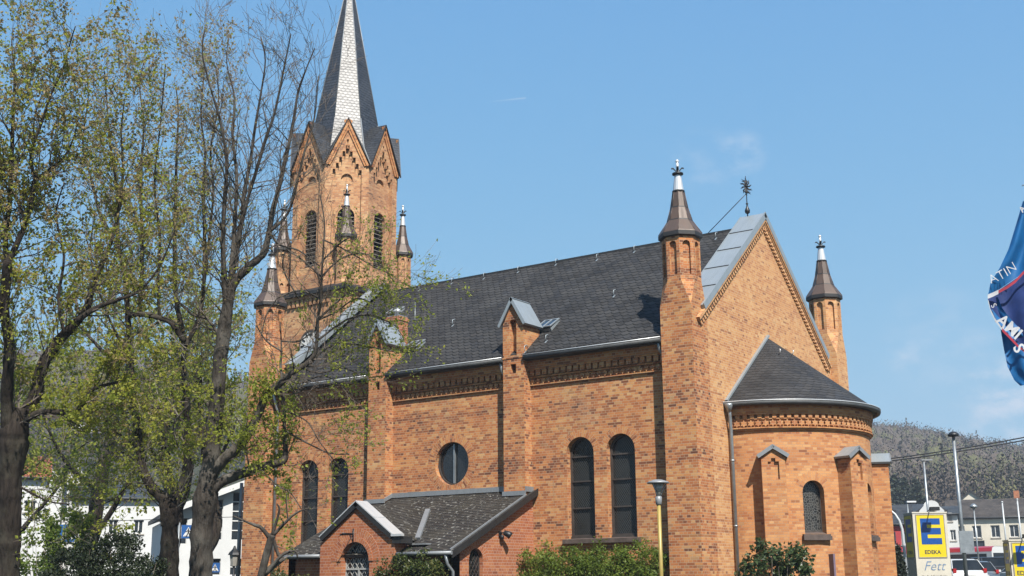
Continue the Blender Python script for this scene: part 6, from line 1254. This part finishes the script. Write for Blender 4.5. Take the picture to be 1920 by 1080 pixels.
# ---- flag
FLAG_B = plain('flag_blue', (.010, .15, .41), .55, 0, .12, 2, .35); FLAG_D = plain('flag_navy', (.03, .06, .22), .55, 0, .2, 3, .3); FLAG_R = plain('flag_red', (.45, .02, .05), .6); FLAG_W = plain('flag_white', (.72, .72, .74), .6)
FD = 24.
def fp(px, py, off=0.): d = ray_dir(px, py); return Vector(CAM) + d * ((FD - off) / math.hypot(d.x, d.y))
base = fp(2012, 1080); fl_ = thing('flag', 'limp blue flag with white letters and red edging hanging at the right edge', 'flag', (base.x, base.y, gh(base.x, base.y)))
m = MB(); top = Vector((base.x, base.y, fp(1952, 330).z)); m.tube([(base.x, base.y, gh(base.x, base.y)), (base.x, base.y, top.z)], [.05, .03], 10); m.lathe((base.x, base.y, top.z), [(.03, 0), (.06, .04), (.05, .09), (0, .12)], 10); m.tube([(base.x, base.y, top.z - .1), tuple(fp(1917, 347))], .012, 5); m.build('flagpole', STEEL_W, fl_)
def cloth(name, left, right, fold, mat, nu=16, nv=26, ph=0.):
    """cloth between two edge curves (lists of (px, py)); fold = depth of its ripples in metres"""
    def at(c, t):
        x = t * (len(c) - 1); i = min(len(c) - 2, int(x)); q = x - i; return (c[i][0] * (1 - q) + c[i + 1][0] * q, c[i][1] * (1 - q) + c[i + 1][1] * q)
    def S(u, v):
        a, b = at(left, v), at(right, v); e = math.sin(u * 6.5 + v * 2.2 + ph) * fold + math.sin(u * 13 - v * 3 + ph) * fold * .3
        return fp(a[0] * (1 - u) + b[0] * u, a[1] * (1 - u) + b[1] * u, e)
    m = MB(); m.grid([[S(i / nu, j / nv) for i in range(nu + 1)] for j in range(nv + 1)], 0, False, True); o = m.build(name, mat, fl_); return S, o
SU, c1 = cloth('cloth', [(1919, 376), (1906, 420), (1892, 466), (1876, 500), (1858, 530), (1853, 556)], [(1954, 372), (1955, 400), (1956, 430), (1958, 450), (1960, 468), (1962, 482)], .10, FLAG_B)
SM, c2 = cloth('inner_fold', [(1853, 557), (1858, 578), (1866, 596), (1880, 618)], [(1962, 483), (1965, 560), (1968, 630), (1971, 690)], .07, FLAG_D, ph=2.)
ST, c3 = cloth('tail', [(1877, 616), (1883, 652), (1890, 686), (1903, 712), (1914, 722)], [(1971, 690), (1971, 697), (1972, 703), (1972, 709), (1972, 714)], .08, FLAG_B, ph=4.)
SL, c4 = cloth('lower_edge', [(1853, 557), (1858, 578), (1866, 596), (1880, 618), (1905, 645), (1971, 692)], [(1872, 556), (1880, 576), (1892, 592), (1906, 608), (1924, 622), (1971, 660)], .03, FLAG_B, ph=1.)
def strip(name, pts, w_, mat, off):
    m = MB(); rows = [[fp(x, y - w_, off), fp(x, y + w_, off)] for x, y in pts]; m.grid(rows, 0, False, True); return m.build(name, mat, fl_)
strip('red_edging', [(1873, 546), (1890, 537), (1905, 526), (1920, 510), (1962, 484)], 3, FLAG_R, .16); strip('white_edging', [(1853, 555), (1863, 551), (1873, 546)], 4, FLAG_W, .16)
strip('red_edging', [(1880, 617), (1895, 632), (1910, 648), (1971, 690)], 3, FLAG_R, .14); strip('white_edging', [(1853, 559), (1858, 580), (1866, 597), (1880, 616)], 2.2, FLAG_W, .14)
def flag_text(s, size, px, py, ang, off, bold=0., bend=0.):
    V, Fc = text_mesh(s, size, 0, bold=bold); ca, sa = math.cos(ang), math.sin(ang); m = MB()
    for f_ in Fc: m.face([fp(px + V[i].x * ca - (V[i].y + bend * V[i].x ** 2) * sa, py - V[i].x * sa - (V[i].y + bend * V[i].x ** 2) * ca, off) for i in f_])
    m.build('lettering', FLAG_W, c1)
flag_text('ATIN', 25, 1882, 513, .52, .17, -.35, .004); flag_text('AMI', 31, 1893, 612, -.72, .12, .6); flag_text('S', 30, 1911, 652, -1.1, .16, .6); flag_text('A', 15, 1918, 391, .9, .17, .3); flag_text('S', 15, 1864, 572, -1.0, .12)

# ---------------------------------------------------------------- the spring haze between here and the hills
k = NT('haze_mat'); k.t.nodes.remove(k.b); pv = k.n('ShaderNodeVolumePrincipled'); pv.inputs['Color'].default_value = (.80, .88, 1.0, 1); pv.inputs['Density'].default_value = .00048; pv.inputs['Anisotropy'].default_value = .2
k.l(pv.outputs[0], k.t.nodes['Material Output'].inputs['Volume'])
m = MB(); m.box(GC.x - 1300, GC.x + 1300, GC.y - 1300, GC.y + 1300, -6, 165); hz_o = m.build('haze', k.m); struct(hz_o, 'stuff')
S.cycles.volume_bounces = 0
